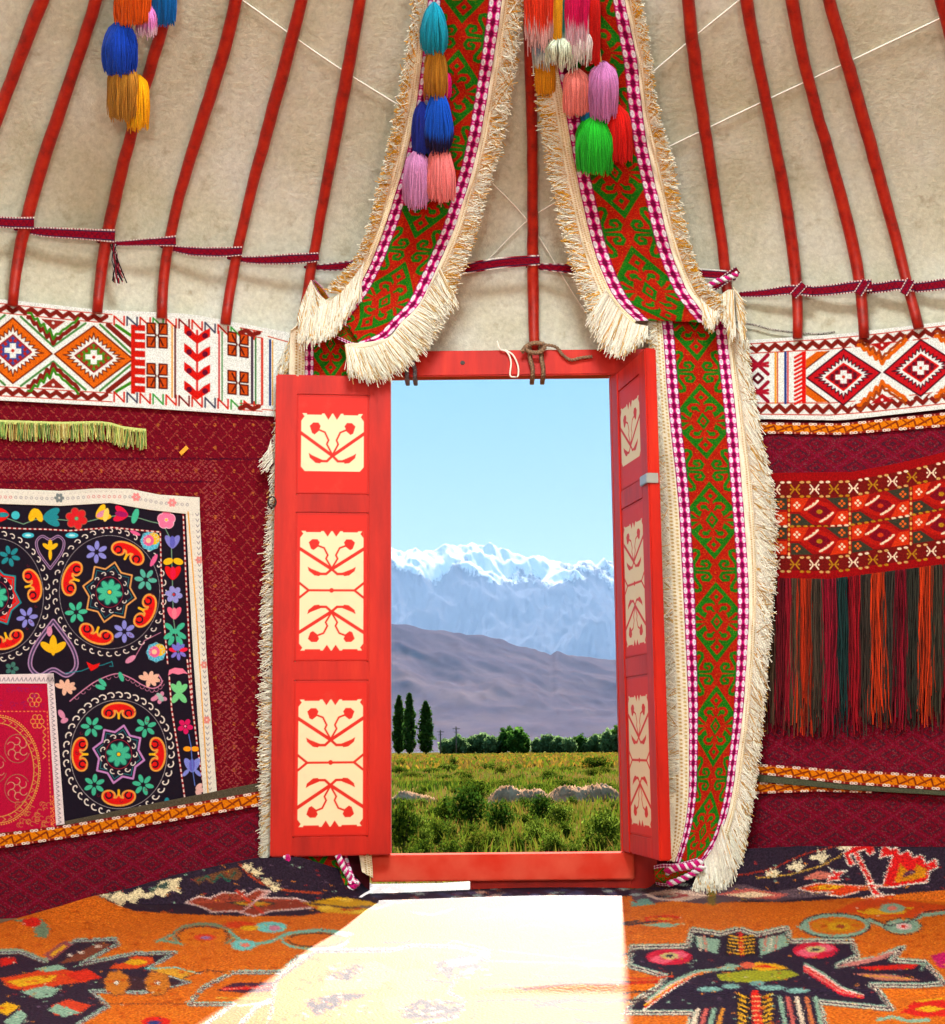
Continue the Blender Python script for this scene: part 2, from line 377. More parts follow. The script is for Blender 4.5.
st = [strip([(-60, 216), (0, 222), (34, 223)], (11, 11, 12), (fr, fr, fr)),
      strip([(14, 229), (45, 232), (80, 234), (115, 236)], (3, 10, 11, 13), (bk, fr * .8, fr, fr)),
      strip([(97, 241), (112, 243.5), (150, 242), (176, 241)], (3, 4, 8, 11), (bk, fr * .7, fr, fr)),
      strip([(160, 246), (190, 251), (220, 252), (242, 251)], (3, 9, 10, 9), (bk, fr * .7, fr, fr)),
      strip([(227, 258), (255, 260), (290, 259), (319, 257)], (3, 8, 11, 9), (bk, fr * .7, fr, fr)),
      strip([(304, 267), (330, 267), (360, 265), (400, 268), (450, 270), (500, 263), (540, 260)], (3, 8, 10, 11, 11, 11, 10), (bk, fr * .7, fr, fr, fr, fr, fr)),
      strip([(526, 266), (560, 268), (600, 272), (640, 272), (690, 273), (736, 276)], (4, 9, 10, 11, 10, 10), (bk, fr, fr, fr, fr, fr)),
      strip([(712, 288), (724, 280), (738, 270)], (9, 9, 9), (fr, fr, fr + .01)),
      strip([(739, 294.5), (765, 293), (790, 290), (812, 291)], (5, 8, 10, 11), (bk, fr * .7, fr, fr)),
      strip([(804, 292), (830, 290), (852, 287), (872, 285)], (10, 11, 12, 12), (bk, fr * .8, fr, fr)),
      strip([(866, 289), (885, 287), (897, 285), (914, 286)], (10, 11, 11, 12), (bk, fr * .8, fr, fr)),
      strip([(912, 288), (930, 286), (960, 282), (1030, 276)], (10, 11, 12, 12), (bk, fr * .8, fr, fr)),
      strip([(858, 294), (866, 281)], (9, 9), (fr + .005, fr + .005), 16), strip([(903, 294), (911, 280)], (9, 9), (fr + .005, fr + .005), 16),
      strip([(793, 296), (804, 284)], (8, 8), (fr + .005, fr + .005), 16)]
strap = multi('woven_strap', st, M_tex); tag(strap, 'narrow maroon strap with white stitched edges wound round all the roof poles', 'strap')
C = []
cc = []
for i in range(26):
    x = 113 + rng.normal(0, 1.5); e = np.array([(114 + rng.normal(0, 1), 244), (x + 1, 252), (x + 3 + rng.normal(0, 1.5), 264), (x + rng.normal(6, 3), 280 + rng.normal(0, 3))])
    e = smooth_poly(e, 8); C.append(surf(e[:, 0], e[:, 1], fr + rng.uniform(0, .015))); cc.append([(225, 220, 215), (30, 28, 34), (150, 20, 45)][i % 3])
V, Fc, c = strands(C, np.full(8, .0022), s2l(cc)); mk('tied_end', V, Fc, M_frg, strap, cols=c)['label'] = 'black, white and maroon loose tied end hanging from the strap'

# ================================================================== DOOR FRAME AND LEAVES
YF = 2.80
XL = at_y(390.5, 640, YF)[0]; XR = at_y(617, 640, YF)[0]
ZS = at_y(505, 854, YF)[2]; ZB = at_y(505, 880.5, YF)[2]; ZL = at_y(505, 375.5, YF)[2]; ZT = at_y(505, 350, YF)[2]
xa = at_y(371, 865, YF)[0]; xb = at_y(634, 865, YF)[0]
frame = empty('door_1', ((XL + XR) / 2, YF + .06, ZB)); tag(frame, 'red painted wooden door frame around the view of the mountains', 'door frame', kind='structure')
def fbox(name, x0, x1, y0, y1, z0, z1, par, mat=M_red, bev=.004, lab=None):
    bm = bmesh.new(); box_bm(bm, ((x0 + x1) / 2, (y0 + y1) / 2, (z0 + z1) / 2), (x1 - x0, y1 - y0, z1 - z0), bev=bev); o = bmobj(name, bm, mat, par)
    if lab: o['label'] = lab
    return o
fbox('lintel', XL - .10, XR + .12, YF, YF + .055, ZL, ZT, frame)
M_sill = plain('worn_pink_lit_red_paint', (196, 52, 36), .9, (206, 84, 64), 9, spec=.02, bstr=.1, detail=6); fbox('threshold', xa, xb, YF - .01, YF + .07, ZB, ZS, frame, M_sill, lab='worn red threshold beam, pink light in its paint'); fbox('jamb_sun_stop', xb - .01, xb + .075, YF + .025, YF + .055, -.05, ZS + .01, frame)  # pink light put into threshold paint; foot piece added to stop stray sun
_k = at_y(470, 882, YF)[0]; fbox('sill_sun_stop', _k, xb + .03, YF + .03, YF + .05, -.05, ZB + .01, frame, M_red); fbox('jamb', XL - .09, XL, YF + .004, YF + .055, ZS, ZL, frame); fbox('jamb', XR, XR + .09, YF + .004, YF + .055, ZS, ZL, frame)  # board added under the sill to stop sun leaking onto the carpet
fbox('rivet', -.135, -.120, YF - .004, YF + .01, (ZL + ZT) / 2 - .006, (ZL + ZT) / 2 + .008, frame, M_dark, .003)

CRM = (218, 208, 168); RD = (198, 24, 4)
def ornament(c, x0, y0, x1, y1, double):
    """cream stencilled horn ornament with red lines, single or mirrored double"""
    w = x1 - x0; h = y1 - y0
    c.poly([(x0, y0), (x1, y0), (x1, y1), (x0, y1)], CRM)
    def T(p, m, fl):
        p = np.array(p, float); x = (p[:, 0] - 165) / 220; y = (p[:, 1] - 255) / 205
        if double: y = y * .44
        if m: x = 1 - x
        if fl: y = 1 - y
        return np.stack([x0 + x * w, y0 + y * h], 1)
    for fl in ((0, 1) if double else (0,)):
        for m in (0, 1):
            c.poly(T([(165, 250), (176, 266), (165, 282)], m, fl), RD); c.poly(T([(170, 250), (250, 250), (262, 276), (275, 250)], m, fl) if 0 else T([(243, 250), (276, 250), (260, 277)], m, fl), RD)
            c.poly(T([(182, 250), (240, 250), (236, 260), (186, 260)], m, fl), RD)
            c.poly(T([(195, 300), (207, 288), (225, 288), (233, 300), (226, 318), (212, 330), (203, 325)], m, fl), RD)
            c.stroke(T([(224, 312), (248, 322), (261, 350), (255, 364), (275, 402)], m, fl), 1.7 / 65 * w, RD)
            c.stroke(T([(160, 322), (275, 405)], m, fl), 3.2 / 65 * w, RD)
            c.stroke(T([(275, 405), (256, 424), (222, 424)], m, fl), 2.4 / 65 * w, RD)
            c.poly(T([(192, 396), (204, 404), (240, 420), (232, 432), (216, 430), (196, 412)], m, fl), RD)
            if not double: c.poly(T([(160, 438), (182, 464), (160, 464)], m, fl), RD)
    if double:
        ym = y0 + h / 2; c.stroke([(x0 + .13 * w, ym), (x1 - .13 * w, ym)], 2 / 65 * w, RD); c.ell(x0 + w / 2, ym, .035 * w, .035 * w, RD)
        for xx, s in ((x0, 1), (x1, -1)): c.stroke([(xx, ym - .11 * w), (xx + s * .14 * w, ym), (xx, ym + .11 * w)], 2.2 / 65 * w, RD)
FR = [(.044, .256, False), (.298, .606, True), (.648, .960, True)]
ORN = [(415, 475), (536, 656), (704, 827)]
def panel_paint():
    m, nt, b = nmat('stencilled_panel'); a = nt.nodes.new('ShaderNodeVertexColor'); a.layer_name = 'Col'
    g = noise(nt, 14, 6, None, .7); w = ramp(nt, g, [(.55, (0, 0, 0)), (.8, (110, 110, 110))]); c = mixc(nt, w, a.outputs[0], (214, 110, 80))
    nt.links.new(c, b.inputs['Base Color']); b.inputs['Roughness'].default_value = .5; b.inputs['Specular IOR Level'].default_value = .2; bump(nt, b, g, .15, .004); return m
M_panel = panel_paint()
def leaf(O, ex, n, w, h, label):
    ex = np.array(ex); n = np.array(n); ez = np.array([0, 0, 1.]); t = .036; root = empty('door_leaf', O); tag(root, label, 'door', 'carved red door leaves')
    def bx(name, u0, u1, v0, v1, d0=0., d1=t, bev=.004):
        bm = bmesh.new(); c = O + ex * (u0 + u1) / 2 * w + ez * (v0 + v1) / 2 * h - n * (d0 + d1) / 2
        box_bm(bm, c, ((u1 - u0) * w, (v1 - v0) * h, d1 - d0), (ex, ez, n), bev); return bmobj(name, bm, M_red, root)
    a, b_ = .19, .815   # hinge stile, free stile
    bx('stile', 0, a, 0, 1); bx('stile', b_, 1, 0, 1)
    ys = [0, .044, .256, .298, .606, .648, .960, 1]
    for i in range(0, 8, 2): bx('rail', a, b_, 1 - ys[i + 1], 1 - ys[i], .002)
    for (f0, f1, dbl), (o0, o1) in zip(FR, ORN):
        H = (f1 - f0) * 480; c = Canvas(0, 0, 75, H, 3, RD); c.stroke([(1, 1), (74, 1), (74, H - 1), (1, H - 1)], .8, (170, 20, 6), True)
        ornament(c, 4.5, o0 - 375 - f0 * 480, 70, o1 - 375 - f0 * 480, dbl)
        nu, nv = 150, int(H * 2); U, Vv = np.meshgrid(np.linspace(0, 1, nu), np.linspace(0, 1, nv))
        cl = c.get((1 - U) * 75, Vv * H)
        Wd = O + ((a + U * (b_ - a)) * w)[..., None] * ex + ((1 - f0 - Vv * (f1 - f0)) * h)[..., None] * ez - n * .010
        o = mk('panel', Wd, gridfaces(nv, nu), M_panel, root, cols=cl); solid(o, .012, 0); o['label'] = 'recessed panel with cream stencilled horn ornament'
    return root
B0 = at_y(390.5, 855, 2.745); B1 = at_y(270, 855, 2.70); ex = B1 - B0; ex[2] = 0; w = np.linalg.norm(ex); ex /= w
hL = at_y(331, 375, 2.72)[2] - B0[2]; n = np.array([ex[1], -ex[0], 0]); n = n if n[1] < 0 else -n
left = leaf(B0, ex, n, w, hL, 'wide red door leaf at the left of the doorway, opened flat against the wall')
# latch ring on the free edge of the left leaf
q = at_y(272, 502, 2.695); th = np.linspace(0, 2 * math.pi, 20); V, Fc = tube(np.stack([q[0] + .012 * np.cos(th), np.full(20, q[1]), q[2] + .017 * np.sin(th)], 1), .003, 6)
mk('latch_ring', V, Fc, M_dark, left)['label'] = 'small dark iron ring'
H0 = np.array([at_y(619, 700, 2.79)[0], 2.79, B0[2]]); N0 = at_y(655, 700, 2.79 - w * .985); ex = N0 - H0; ex[2] = 0; ex /= np.linalg.norm(ex); n = np.array([-abs(ex[1]), -ex[0] * (1 if ex[1] < 0 else -1) * -1, 0]);
n = np.array([ex[1], -ex[0], 0]); n = n if n[0] < 0 else -n
right = leaf(H0, ex, n, w, hL, 'narrow looking red door leaf at the right, swung open towards the viewer')
# hasp
def at_leaf(u, z, d): return H0 + ex * u * w + np.array([0, 0, z * hL]) + n * d
bm = bmesh.new(); box_bm(bm, at_leaf(.92, .735, .004), (.07, .03, .006), (ex, (0, 0, 1), n), .002); box_bm(bm, at_leaf(1.0, .735, -.012) + ex * .004, (.004, .03, .034), (ex, (0, 0, 1), n), .001)
hasp = bmobj('hasp', bm, M_steel, right); hasp['label'] = 'worn steel hasp'
th = np.linspace(0, 2 * math.pi, 16); q = at_leaf(.82, .735, .012); V, Fc = tube(np.array([q + ex * .013 * math.cos(a) + np.array([0, 0, .015 * math.sin(a)]) for a in th]), .0025, 6)
mk('ring', V, Fc, M_steel, hasp)

# ------------------------------------------------------------------ ropes on the lintel
def rope(name, P3, rad, mat, label, twist=2, cat='rope', grp=None, turns=10):
    P3 = resample(smooth_poly(P3, 60), 90); T = np.gradient(P3, axis=0); T /= np.linalg.norm(T, axis=1)[:, None]; A = np.cross(T, [0, 1, .2]); A /= np.linalg.norm(A, axis=1)[:, None] + 1e-9; B = np.cross(T, A)
    L = []
    for k in range(twist):
        ph = np.linspace(0, turns * 2 * math.pi, 90) + k * 2 * math.pi / twist
        L.append(tube(P3 + rad * .55 * (np.cos(ph)[:, None] * A + np.sin(ph)[:, None] * B), rad * .62, 7))
    V, Fc = join_vf(L); o = mk(name, V, Fc, mat); tag(o, label, cat, grp); return o
def loop_over_lintel(px, dx=0):
    y0 = YF - .012; y1 = YF + .067
    a = at_y(px, 352, YF)[0]; b = at_y(px + dx, 374, YF)[0]
    return np.array([(a, y0, ZT + .004), (a, y0 - .003, ZT - .03), (b, y0 - .003, ZL + .02), (b, y0 + .004, ZL - .008), (b, (y0 + y1) / 2, ZL - .012), (b, y1, ZL - .006), (b, y1 + .003, ZL + .03), (a, y1, ZT + .002), (a, (y0 + y1) / 2, ZT + .012), (a, y0, ZT + .004)])
for px, dx, lb in ((529.5, 3, 'twisted hemp rope looped round the lintel, left of the pair at the central pole'), (541, 2, 'twisted hemp rope looped round the lintel, right of the pair at the central pole')):
    rope('rope_loop', loop_over_lintel(px, dx), .0075, M_rope, lb, grp='rope loops round the lintel', turns=22)
for px, dx, lb in ((405, 2, 'grey cord looped round the lintel, left one of the two beside the left ribbon'), (412, 3, 'grey cord looped round the lintel, right one of the two beside the left ribbon')):
    rope('cord_loop', loop_over_lintel(px, dx), .007, M_grey, lb, grp='grey cord loops round the lintel', turns=22)
yr = YF - .012
def yp(P, y=yr): return np.array([at_y(a, b, y) for a, b in P])
rope('rope_end', np.vstack([yp([(541, 347), (546, 345)]), yp([(556, 347), (563, 355), (571, 360), (580, 358), (592, 356.5)])]), .005, M_rope, 'loose rope end curling over the right half of the lintel', cat='rope')
rope('knot_rope', yp([(522, 352), (527, 346), (535, 343), (545, 345), (540, 352), (530, 352), (524, 347)], YF - .03), .007, M_rope, 'dark knotted rope binding the foot of the central pole to the lintel', cat='rope')
V, Fc = tube(resample(smooth_poly(yp([(497, 341), (500, 349), (507, 352), (511, 362), (510, 375), (514, 377), (518, 376), (518, 366), (513, 355), (505, 350)]), 50), 60), .0028, 7)
o = mk('white_string', V, Fc, M_wcord); tag(o, 'thin white string looped over the lintel, left of the central pole', 'string')
# ================================================================== TEXTILES ON THE WALL
def fpoly(P):
    P = np.array(P, float); return lambda x: np.interp(x, P[:, 0], P[:, 1])
def hang(name, top, bot, xl, xr, cv, off, k, mat, parent=None, th=.004, wrink=.0):
    """cloth lying on the round wall; top/bot: y as function of x; xl/xr: x as function of v"""
    top = fpoly(top); bot = fpoly(bot); xs = [xl(0), xl(1), xr(0), xr(1)]
    W_ = max(xs) - min(xs); H_ = max(abs(bot(x) - top(x)) for x in (min(xs), max(xs)))
    nu = int(W_ * k) + 2; nv = max(4, int(H_ * k) + 2)
    U, V = np.meshgrid(np.linspace(0, 1, nu), np.linspace(0, 1, nv))
    x0 = xl(V); X = x0 + U * (xr(V) - x0); Y = top(X) * (1 - V) + bot(X) * V
    o_ = off + (0 if not wrink else wrink * (np.sin(X * .045 + Y * .013) * .6 + np.sin(X * .11 - Y * .05 + 1) * .25 + np.sin(Y * .06 + X * .02) * .3) * np.minimum(1, V * 4))
    W = surf(X, Y, o_ if isinstance(o_, np.ndarray) else np.full(X.shape, o_)); c = cv.get(X, Y) if isinstance(cv, Canvas) else cv(X, Y, U, V)
    o = mk(name, W, gridfaces(nv, nu), mat, parent, cols=c); solid(o, th); return o
K = lambda v: (lambda t: v + 0 * np.asarray(t, float))
def lin(a, b): return lambda t: a + (b - a) * np.asarray(t, float)

# --- large maroon hanging, left wall
def lat(X, Y, U, V, base=(112, 6, 26), line=(150, 60, 50), dark=(84, 4, 24)):
    c = np.empty(X.shape + (3,)); c[:] = base
    a = np.abs(((X + Y * .9) / 13) % 1 - .5) < .06; b = np.abs(((X - Y * .9) / 13) % 1 - .5) < .06
    h = np.abs(((X * .5 + Y * 2) / 7) % 1 - .5) < .1
    n = rng.random(X.shape)
    c[(a | b) & (n < .55)] = line; c[h & (n < .25)] = dark
    bd = (((np.abs(Y - 470) < 9) & (X < 215)) | ((np.abs(X - 213 - (Y - 480) * .06) < 10) & (Y > 470)))
    z = np.abs(((X + Y) / 5) % 1 - .5) < .14; c[bd & z & (n < .6)] = (160, 70, 70)
    e = (np.abs(Y - 459) < 1) | (np.abs(Y - 482) < 1) & (X < 215); c[e & (n < .7)] = (70, 8, 30)
    dots = (np.hypot(((X + 3) % 19) - 9, ((Y) % 23) - 11) < 1.6) & (X > 60); c[dots & (n < .7)] = (170, 90, 40)
    return s2l(c)
o = hang('wall_hanging', [(-300, 400), (0, 398), (130, 404), (300, 414)], [(-300, 905), (0, 842), (258, 800), (330, 792)], K(-300), K(330), lat, .018, .9, M_tex, wrink=.004)
tag(o, 'large maroon hanging with faint lattice stitching behind the embroideries, left wall', 'wall hanging')
# --- maroon flatwoven cloth with faint diamonds, below and right
def dia(X, Y, U, V):
    c = np.empty(X.shape + (3,)); c[:] = (118, 7, 30); n = rng.random(X.shape)
    sx_, sy_ = 38., 24.
    g = lambda t: np.abs((t % 1) - .5) * 2
    d = g(X / sx_) + g(Y / sy_); d2 = g(X / sx_ + .5) + g(Y / sy_ + .5)
    k = np.floor(d * 4.5) % 2 == 0
    c[k & (n < .7)] = (72, 24, 40); c[(np.abs(d - 1) < .09) & (n < .8)] = (128, 16, 46)
    c[(n > .94)] = (110, 60, 66); return s2l(c)
o = hang('wall_drape', [(-300, 912), (0, 846), (130, 829), (258, 806), (330, 796)], [(-300, 1000), (0, 924), (100, 908), (330, 872)], K(-300), K(330), dia, .03, 1.2, M_tex, wrink=.006)
tag(o, 'dark maroon diamond cloth hanging below the orange band, lower left wall', 'drape')
o = hang('wall_drape', [(700, 426), (760, 430), (850, 428), (945, 420), (1200, 380)], [(700, 868), (760, 872), (945, 872), (1200, 900)], K(715), K(1200), dia, .018, 1.1, M_tex, wrink=.004)
tag(o, 'large maroon cloth woven with dim grey diamonds covering the right wall', 'drape')

# --- white tent band, left
def zig(c, f, g, x0, x1, y0, y1, per, colr, w, white):
    x = x0; P = []; i = 0
    while x <= x1 + .01: P.append(g(x, y0 if i % 2 else y1)); x += per / 2; i += 1
    c.stroke(P, w, colr)
WH = (226, 230, 224); RDD = (176, 26, 14); MRN = (122, 28, 20); ORG = (214, 96, 10); BRN = (112, 40, 16); GRN = (56, 128, 22)
def band_diamond(c, g, cx, hw, rim, rimline, inner, innerline, core, corel):
    """stepped diamond, centre t=.5; g maps (x, t) to the canvas"""
    q = lambda k, kk=None: [g(cx, .5 - .335 * k), g(cx + hw * k, .5), g(cx, .5 + .335 * k), g(cx - hw * k, .5)]
    c.poly(q(.97), rim); c.stroke(q(.97), 1.5, rimline, True)
    P = []; m = 7   # stepped white inner
    cor = [(0, -1), (1, 0), (0, 1), (-1, 0)]
    for a in range(4):
        A = np.array(cor[a]); B = np.array(cor[(a + 1) % 4])
        for i in range(m):
            p = A + (B - A) * i / m; p2 = A + (B - A) * (i + .5) / m
            P += [p * .76, (p2 * .76) + ((p + (B - A) / m * 0) - p2) * 0 - p2 * .16]
    P = [g(cx + hw * p[0], .5 + .335 * p[1]) for p in P]; c.poly(P, WH); c.stroke(P, 1.1, rimline, True)
    c.poly(q(.46), inner); c.stroke(q(.46), 1.6, innerline, True)
    for a in range(4):
        for i in range(3):
            p = np.array(cor[a]) * (1 - (i + .5) / 3.) + np.array(cor[(a + 1) % 4]) * (i + .5) / 3.; c.ell(*g(cx + hw * p[0] * .36, .5 + .335 * p[1] * .36), 1.8, 1.8, corel)
    for dx, dt in ((0, 0), (.13, 0), (-.13, 0), (0, .14), (0, -.14)):
        x, y = g(cx + hw * dx, .5 + .335 * dt); c.poly([(x - 3.2, y - 2.6), (x + 3.2, y - 2.6), (x + 3.2, y + 2.6), (x - 3.2, y + 2.6)], WH)
    x, y = g(cx, .5); c.ell(x, y, 1.6, 1.6, core)
def half_dia(c, g, cx, hw, top, c1, c2, c3, c4):
    s = 1 if top else -1; y0 = .155 if top else .845
    T = lambda k: [g(cx - hw * k, y0), g(cx, y0 + s * .335 * k), g(cx + hw * k, y0)]
    c.stroke(T(.80), 2.2, c1)
    st = []
    for i in range(9):
        u = -1 + i / 4.; st += [g(cx + hw * .62 * u, y0 + s * .335 * .72 * (1 - abs(u))), g(cx + hw * .62 * (u + .12), y0 + s * .335 * .55 * (1 - abs(u)))]
    c.stroke(st[:-1], 4., c2); 
    st2 = [(p[0], p[1] - s * 4.5) for p in st[:-1]]; c.stroke(st2, 2.4, c3)
    c.poly(T(.3), c4); c.ell(*g(cx, y0 + s * .03), 1.4, 1.4, WH)
def border(c, g, x0, x1, t0, t1, per=12.5, c1=MRN):
    c.stroke([g(x, t0) for x in np.linspace(x0, x1, 12)], .9, (190, 40, 20)); c.stroke([g(x, t1) for x in np.linspace(x0, x1, 12)], .9, (190, 40, 20))
    x = x0; i = 0; P = []
    while x <= x1: P.append(g(x, t0 + (t1 - t0) * (.25 if i % 2 else .75))); x += per / 2; i += 1
    if len(P) > 1: c.stroke(P, 4.4, c1)
tL = fpoly([(-300, 293), (0, 299), (95, 309.5), (190, 314), (289, 332.5), (330, 340)]); bL = fpoly([(-300, 392), (0, 400.5), (127, 407), (273, 416.5), (330, 420)])
c = Canvas(-300, 270, 330, 430, 2.2, WH); g = lambda x, t: (x, float(tL(x)) * (1 - t) + float(bL(x)) * t)
border(c, g, -300, 112, .045, .135); border(c, g, -300, 112, .865, .955)
for i, cx in enumerate((-230, -149, -68, 12.7, 93.6)):
    band_diamond(c, g, cx, 40.4, ORG, BRN, (60, 70, 140) if i % 2 else (74, 130, 30), (150, 26, 30), (180, 30, 20), (170, 30, 30) if i % 2 else (150, 50, 20))
    for xx in (cx + 40.4,):
        if xx > 130: continue
        half_dia(c, g, xx, 40.4, True, (70, 130, 60), MRN, GRN, (140, 40, 30)); half_dia(c, g, xx, 40.4, False, (70, 130, 60), MRN, GRN, (140, 40, 30))
for t0 in (1, 0):   # half fields at the end of the row
    y0 = .155 if t0 else .845; s = 1 if t0 else -1
    c.stroke([g(100, y0), g(131, .5 - s * .06)], 2.2, (70, 130, 60)); c.stroke([g(108, y0), g(131, y0 + s * .2)], 5, MRN); c.stroke([g(116, y0), g(131, y0 + s * .1)], 3, GRN)
c.poly([g(131, .14), g(145, .14), g(145, .86), g(131, .86)], (196, 24, 12))
for t in np.linspace(.2, .84, 8): c.poly([g(135, t), g(145, t), g(145, t + .025), g(135, t + .025)], WH)
for k, x in enumerate(np.arange(114, 246, 13)):   # N shaped border marks
    cl = [(196, 30, 14), (60, 62, 84), (196, 30, 14), (60, 150, 60), (206, 40, 20), (120, 20, 20)][k % 6]
    for ta, tb in ((.06, .15), (.85, .95)): c.stroke([g(x, tb), g(x, ta), g(x + 10, tb), g(x + 10, ta)], 1.6, cl)
def blocks(x):
    for t in (.24, .66):
        for dx in (-6, 6):
            for dt in (-.07, .07):
                P = [g(x + dx - 4, t + dt - .055), g(x + dx + 4, t + dt - .055), g(x + dx + 4, t + dt + .055), g(x + dx - 4, t + dt + .055)]; c.poly(P, (196, 70, 12)); c.stroke(P, 1.4, (84, 24, 16), True)
        c.stroke([g(x - 6, t - .1), g(x - 1, t), g(x - 6, t + .1)], 1.6, (84, 24, 16)); c.stroke([g(x + 6, t - .1), g(x + 1, t), g(x + 6, t + .1)], 1.6, (84, 24, 16))
blocks(157); blocks(238)
for x, cl, w in ((172, (226, 150, 30), 1.5), (175, (90, 30, 30), 1.8), (219, (200, 30, 30), 1.5), (222, (40, 120, 40), 1.2), (252, (60, 40, 60), 2.4), (255.5, (60, 120, 60), 1.6), (262, (200, 40, 14), 2.2), (270, (40, 60, 120), 2.2), (272.5, (220, 150, 40), 1.2)):
    c.stroke([g(x, .13), g(x, .87)], w, cl)
for t in np.linspace(.2, .78, 4):
    for s in (-1, 1):
        P = [g(197, t + .10), g(197 + s * 13, t - .0), g(197 + s * 13, t - .09), g(197 + s * 7, t - .05), g(197, t + .02)]; c.poly(P, (206, 20, 14)); c.ell(*g(197 + s * 8, t + .0), 2.8, 2.8, (96, 12, 40))
c.stroke([g(197, .16), g(197, .86)], 2, (206, 20, 14))
border(c, g, 240, 262, .05, .12); border(c, g, 240, 262, .88, .95); c.stroke([g(268, .09), g(292, .12)], .9, (190, 60, 30)); c.stroke([g(262, .93), g(292, .93)], .9, (190, 60, 30))
o = hang('tent_band', [(x, float(tL(x))) for x in np.linspace(-300, 305, 40)], [(x, float(bL(x))) for x in np.linspace(-300, 305, 40)], K(-300), K(305), c, .034, 2., M_tex)
tag(o, 'white tent band with orange and green stepped diamonds, top of left wall', 'woven band')
# --- white tent band, right
tR = fpoly([(700, 343), (742, 340.6), (842, 334), (945, 321.6), (1200, 285)]); bR = fpoly([(700, 418), (755, 419), (842, 420.5), (945, 409), (1200, 375)])
c = Canvas(690, 270, 1200, 430, 2.2, WH); g = lambda x, t: (x, float(tR(x)) * (1 - t) + float(bR(x)) * t)
border(c, g, 744, 1200, .05, .17); border(c, g, 748, 1200, .80, .94)
for i, cx in enumerate((843.6, 920.8, 998, 1075, 1152)):
    band_diamond(c, g, cx, 38, (190, 16, 26), (70, 14, 30), (150, 14, 30), (214, 20, 14), (200, 50, 30), (90, 14, 30))
    for xx in (cx + 38.6,): half_dia(c, g, xx, 38, True, WH, (212, 92, 8), (150, 60, 20), (170, 20, 20)); half_dia(c, g, xx, 38, False, WH, (212, 92, 8), (150, 60, 20), (170, 20, 20))
for t0 in (1, 0):
    y0 = .19 if t0 else .79; s = 1 if t0 else -1; c.poly([g(806, y0), g(829, y0), g(806, y0 + s * .2)], (212, 92, 8)); c.stroke([g(829, y0), g(806, y0 + s * .2)], 1.3, (110, 40, 20)); c.poly([g(806, y0), g(817, y0), g(806, y0 + s * .09)], WH)
c.poly([g(802, .18), g(806, .18), g(806, .8), g(802, .8)], (214, 20, 14))
for t in np.linspace(.2, .76, 12): c.stroke([g(803, t), g(795, t + .05)], 2.3, (214, 20, 14))
for x, cl, w in ((775.5, (230, 150, 20), 1.8), (777.5, (190, 60, 20), 1.2), (785.5, (40, 60, 130), 2.4), (788, (200, 30, 30), 1.4)): c.stroke([g(x, .18), g(x, .8)], w, cl)
for t in (.32, .66):
    for a in (-1, 1):
        c.stroke([g(758, t), g(758 + 10, t + a * .12)], 3.6, (150, 14, 40)); c.stroke([g(758, t), g(758 - 10, t + a * .12)], 3.6, (150, 14, 40))
        c.stroke([g(758, t), g(758 + 10, t + a * .02)], 2.6, (170, 20, 40)); c.stroke([g(758, t), g(758 - 10, t - a * .02)], 2.6, (170, 20, 40))
c.stroke([g(753, .49), g(758, .43), g(763, .49), g(758, .55)], 2.6, (90, 16, 30), True)
o = hang('tent_band', [(x, float(tR(x))) for x in np.linspace(728, 1200, 40)], [(x, float(bR(x))) for x in np.linspace(728, 1200, 40)], K(728), K(1200), c, .034, 2., M_tex)
tag(o, 'white tent band with red stepped diamonds, top of right wall', 'woven band')
# --- orange bands with white beads
def orange_band(name, top, bot, x0, x1, off, label, k=2., grey=None):
    ft, fb = fpoly(top), fpoly(bot); c = Canvas(x0 - 2, min(p[1] for p in top + bot) - 4, x1 + 2, max(p[1] for p in top + bot) + 4, 3, (128, 22, 20)); g = lambda x, t: (x, float(ft(x)) * (1 - t) + float(fb(x)) * t)
    xs = np.linspace(x0, x1, 60); c.poly([g(x, .17) for x in xs] + [g(x, .83) for x in xs[::-1]], (222, 122, 6))
    x = x0
    while x < x1:
        c.stroke([g(x, .75), g(x + 14, .3), g(x + 16, .75)], 1.7, (128, 44, 14)); c.stroke([g(x + 3, .25), g(x + 9, .62)], 1.5, (150, 60, 10)); x += 17.5
    x = x0 + 4
    while x < x1:
        for t in (.1, .9):
            for d in (0, 4): c.ell(*g(x + d + (8 if t > .5 else 0), t), 2.2, 1.5, (236, 222, 206)); c.ell(*g(x + d + (8 if t > .5 else 0), t), .8, .6, (150, 50, 50))
            c.ell(*g(x + 9 + (8 if t > .5 else 0), t), .8, .8, (220, 150, 120))
        x += 16.4
    o = hang(name, top, bot, K(x0), K(x1), c, off, k, M_tex); tag(o, label, 'woven band'); return o
ob = orange_band('woven_band', [(-300, 885), (0, 833.5), (66, 825), (130, 814), (258, 791.5), (330, 778)], [(-300, 902), (0, 848.5), (130, 829), (254, 807), (330, 793)], -300, 315, .046, 'orange band with white beads slanting across the lower left wall')
def solidc(c): return lambda X, Y, U, V: np.broadcast_to(s2l(c), X.shape + (3,)) * (0.85 + .3 * rng.random(X.shape))[..., None]
s_ = hang('hem', [(0, 829), (66, 821), (130, 808), (258, 783), (330, 768)], [(0, 834), (66, 828), (130, 816), (258, 792.5), (330, 779)], K(0), K(315), solidc((82, 74, 58)), .044, 1., M_tex, ob); s_['label'] = 'grey green hem along the upper edge'
ob = orange_band('woven_band', [(720, 758), (759, 764), (832, 769), (945, 775), (1200, 786)], [(720, 769), (757, 774), (849, 784.4), (945, 790.6), (1200, 803)], 725, 1200, .046, 'orange band with white beads across the lower right wall, the upper of the two')
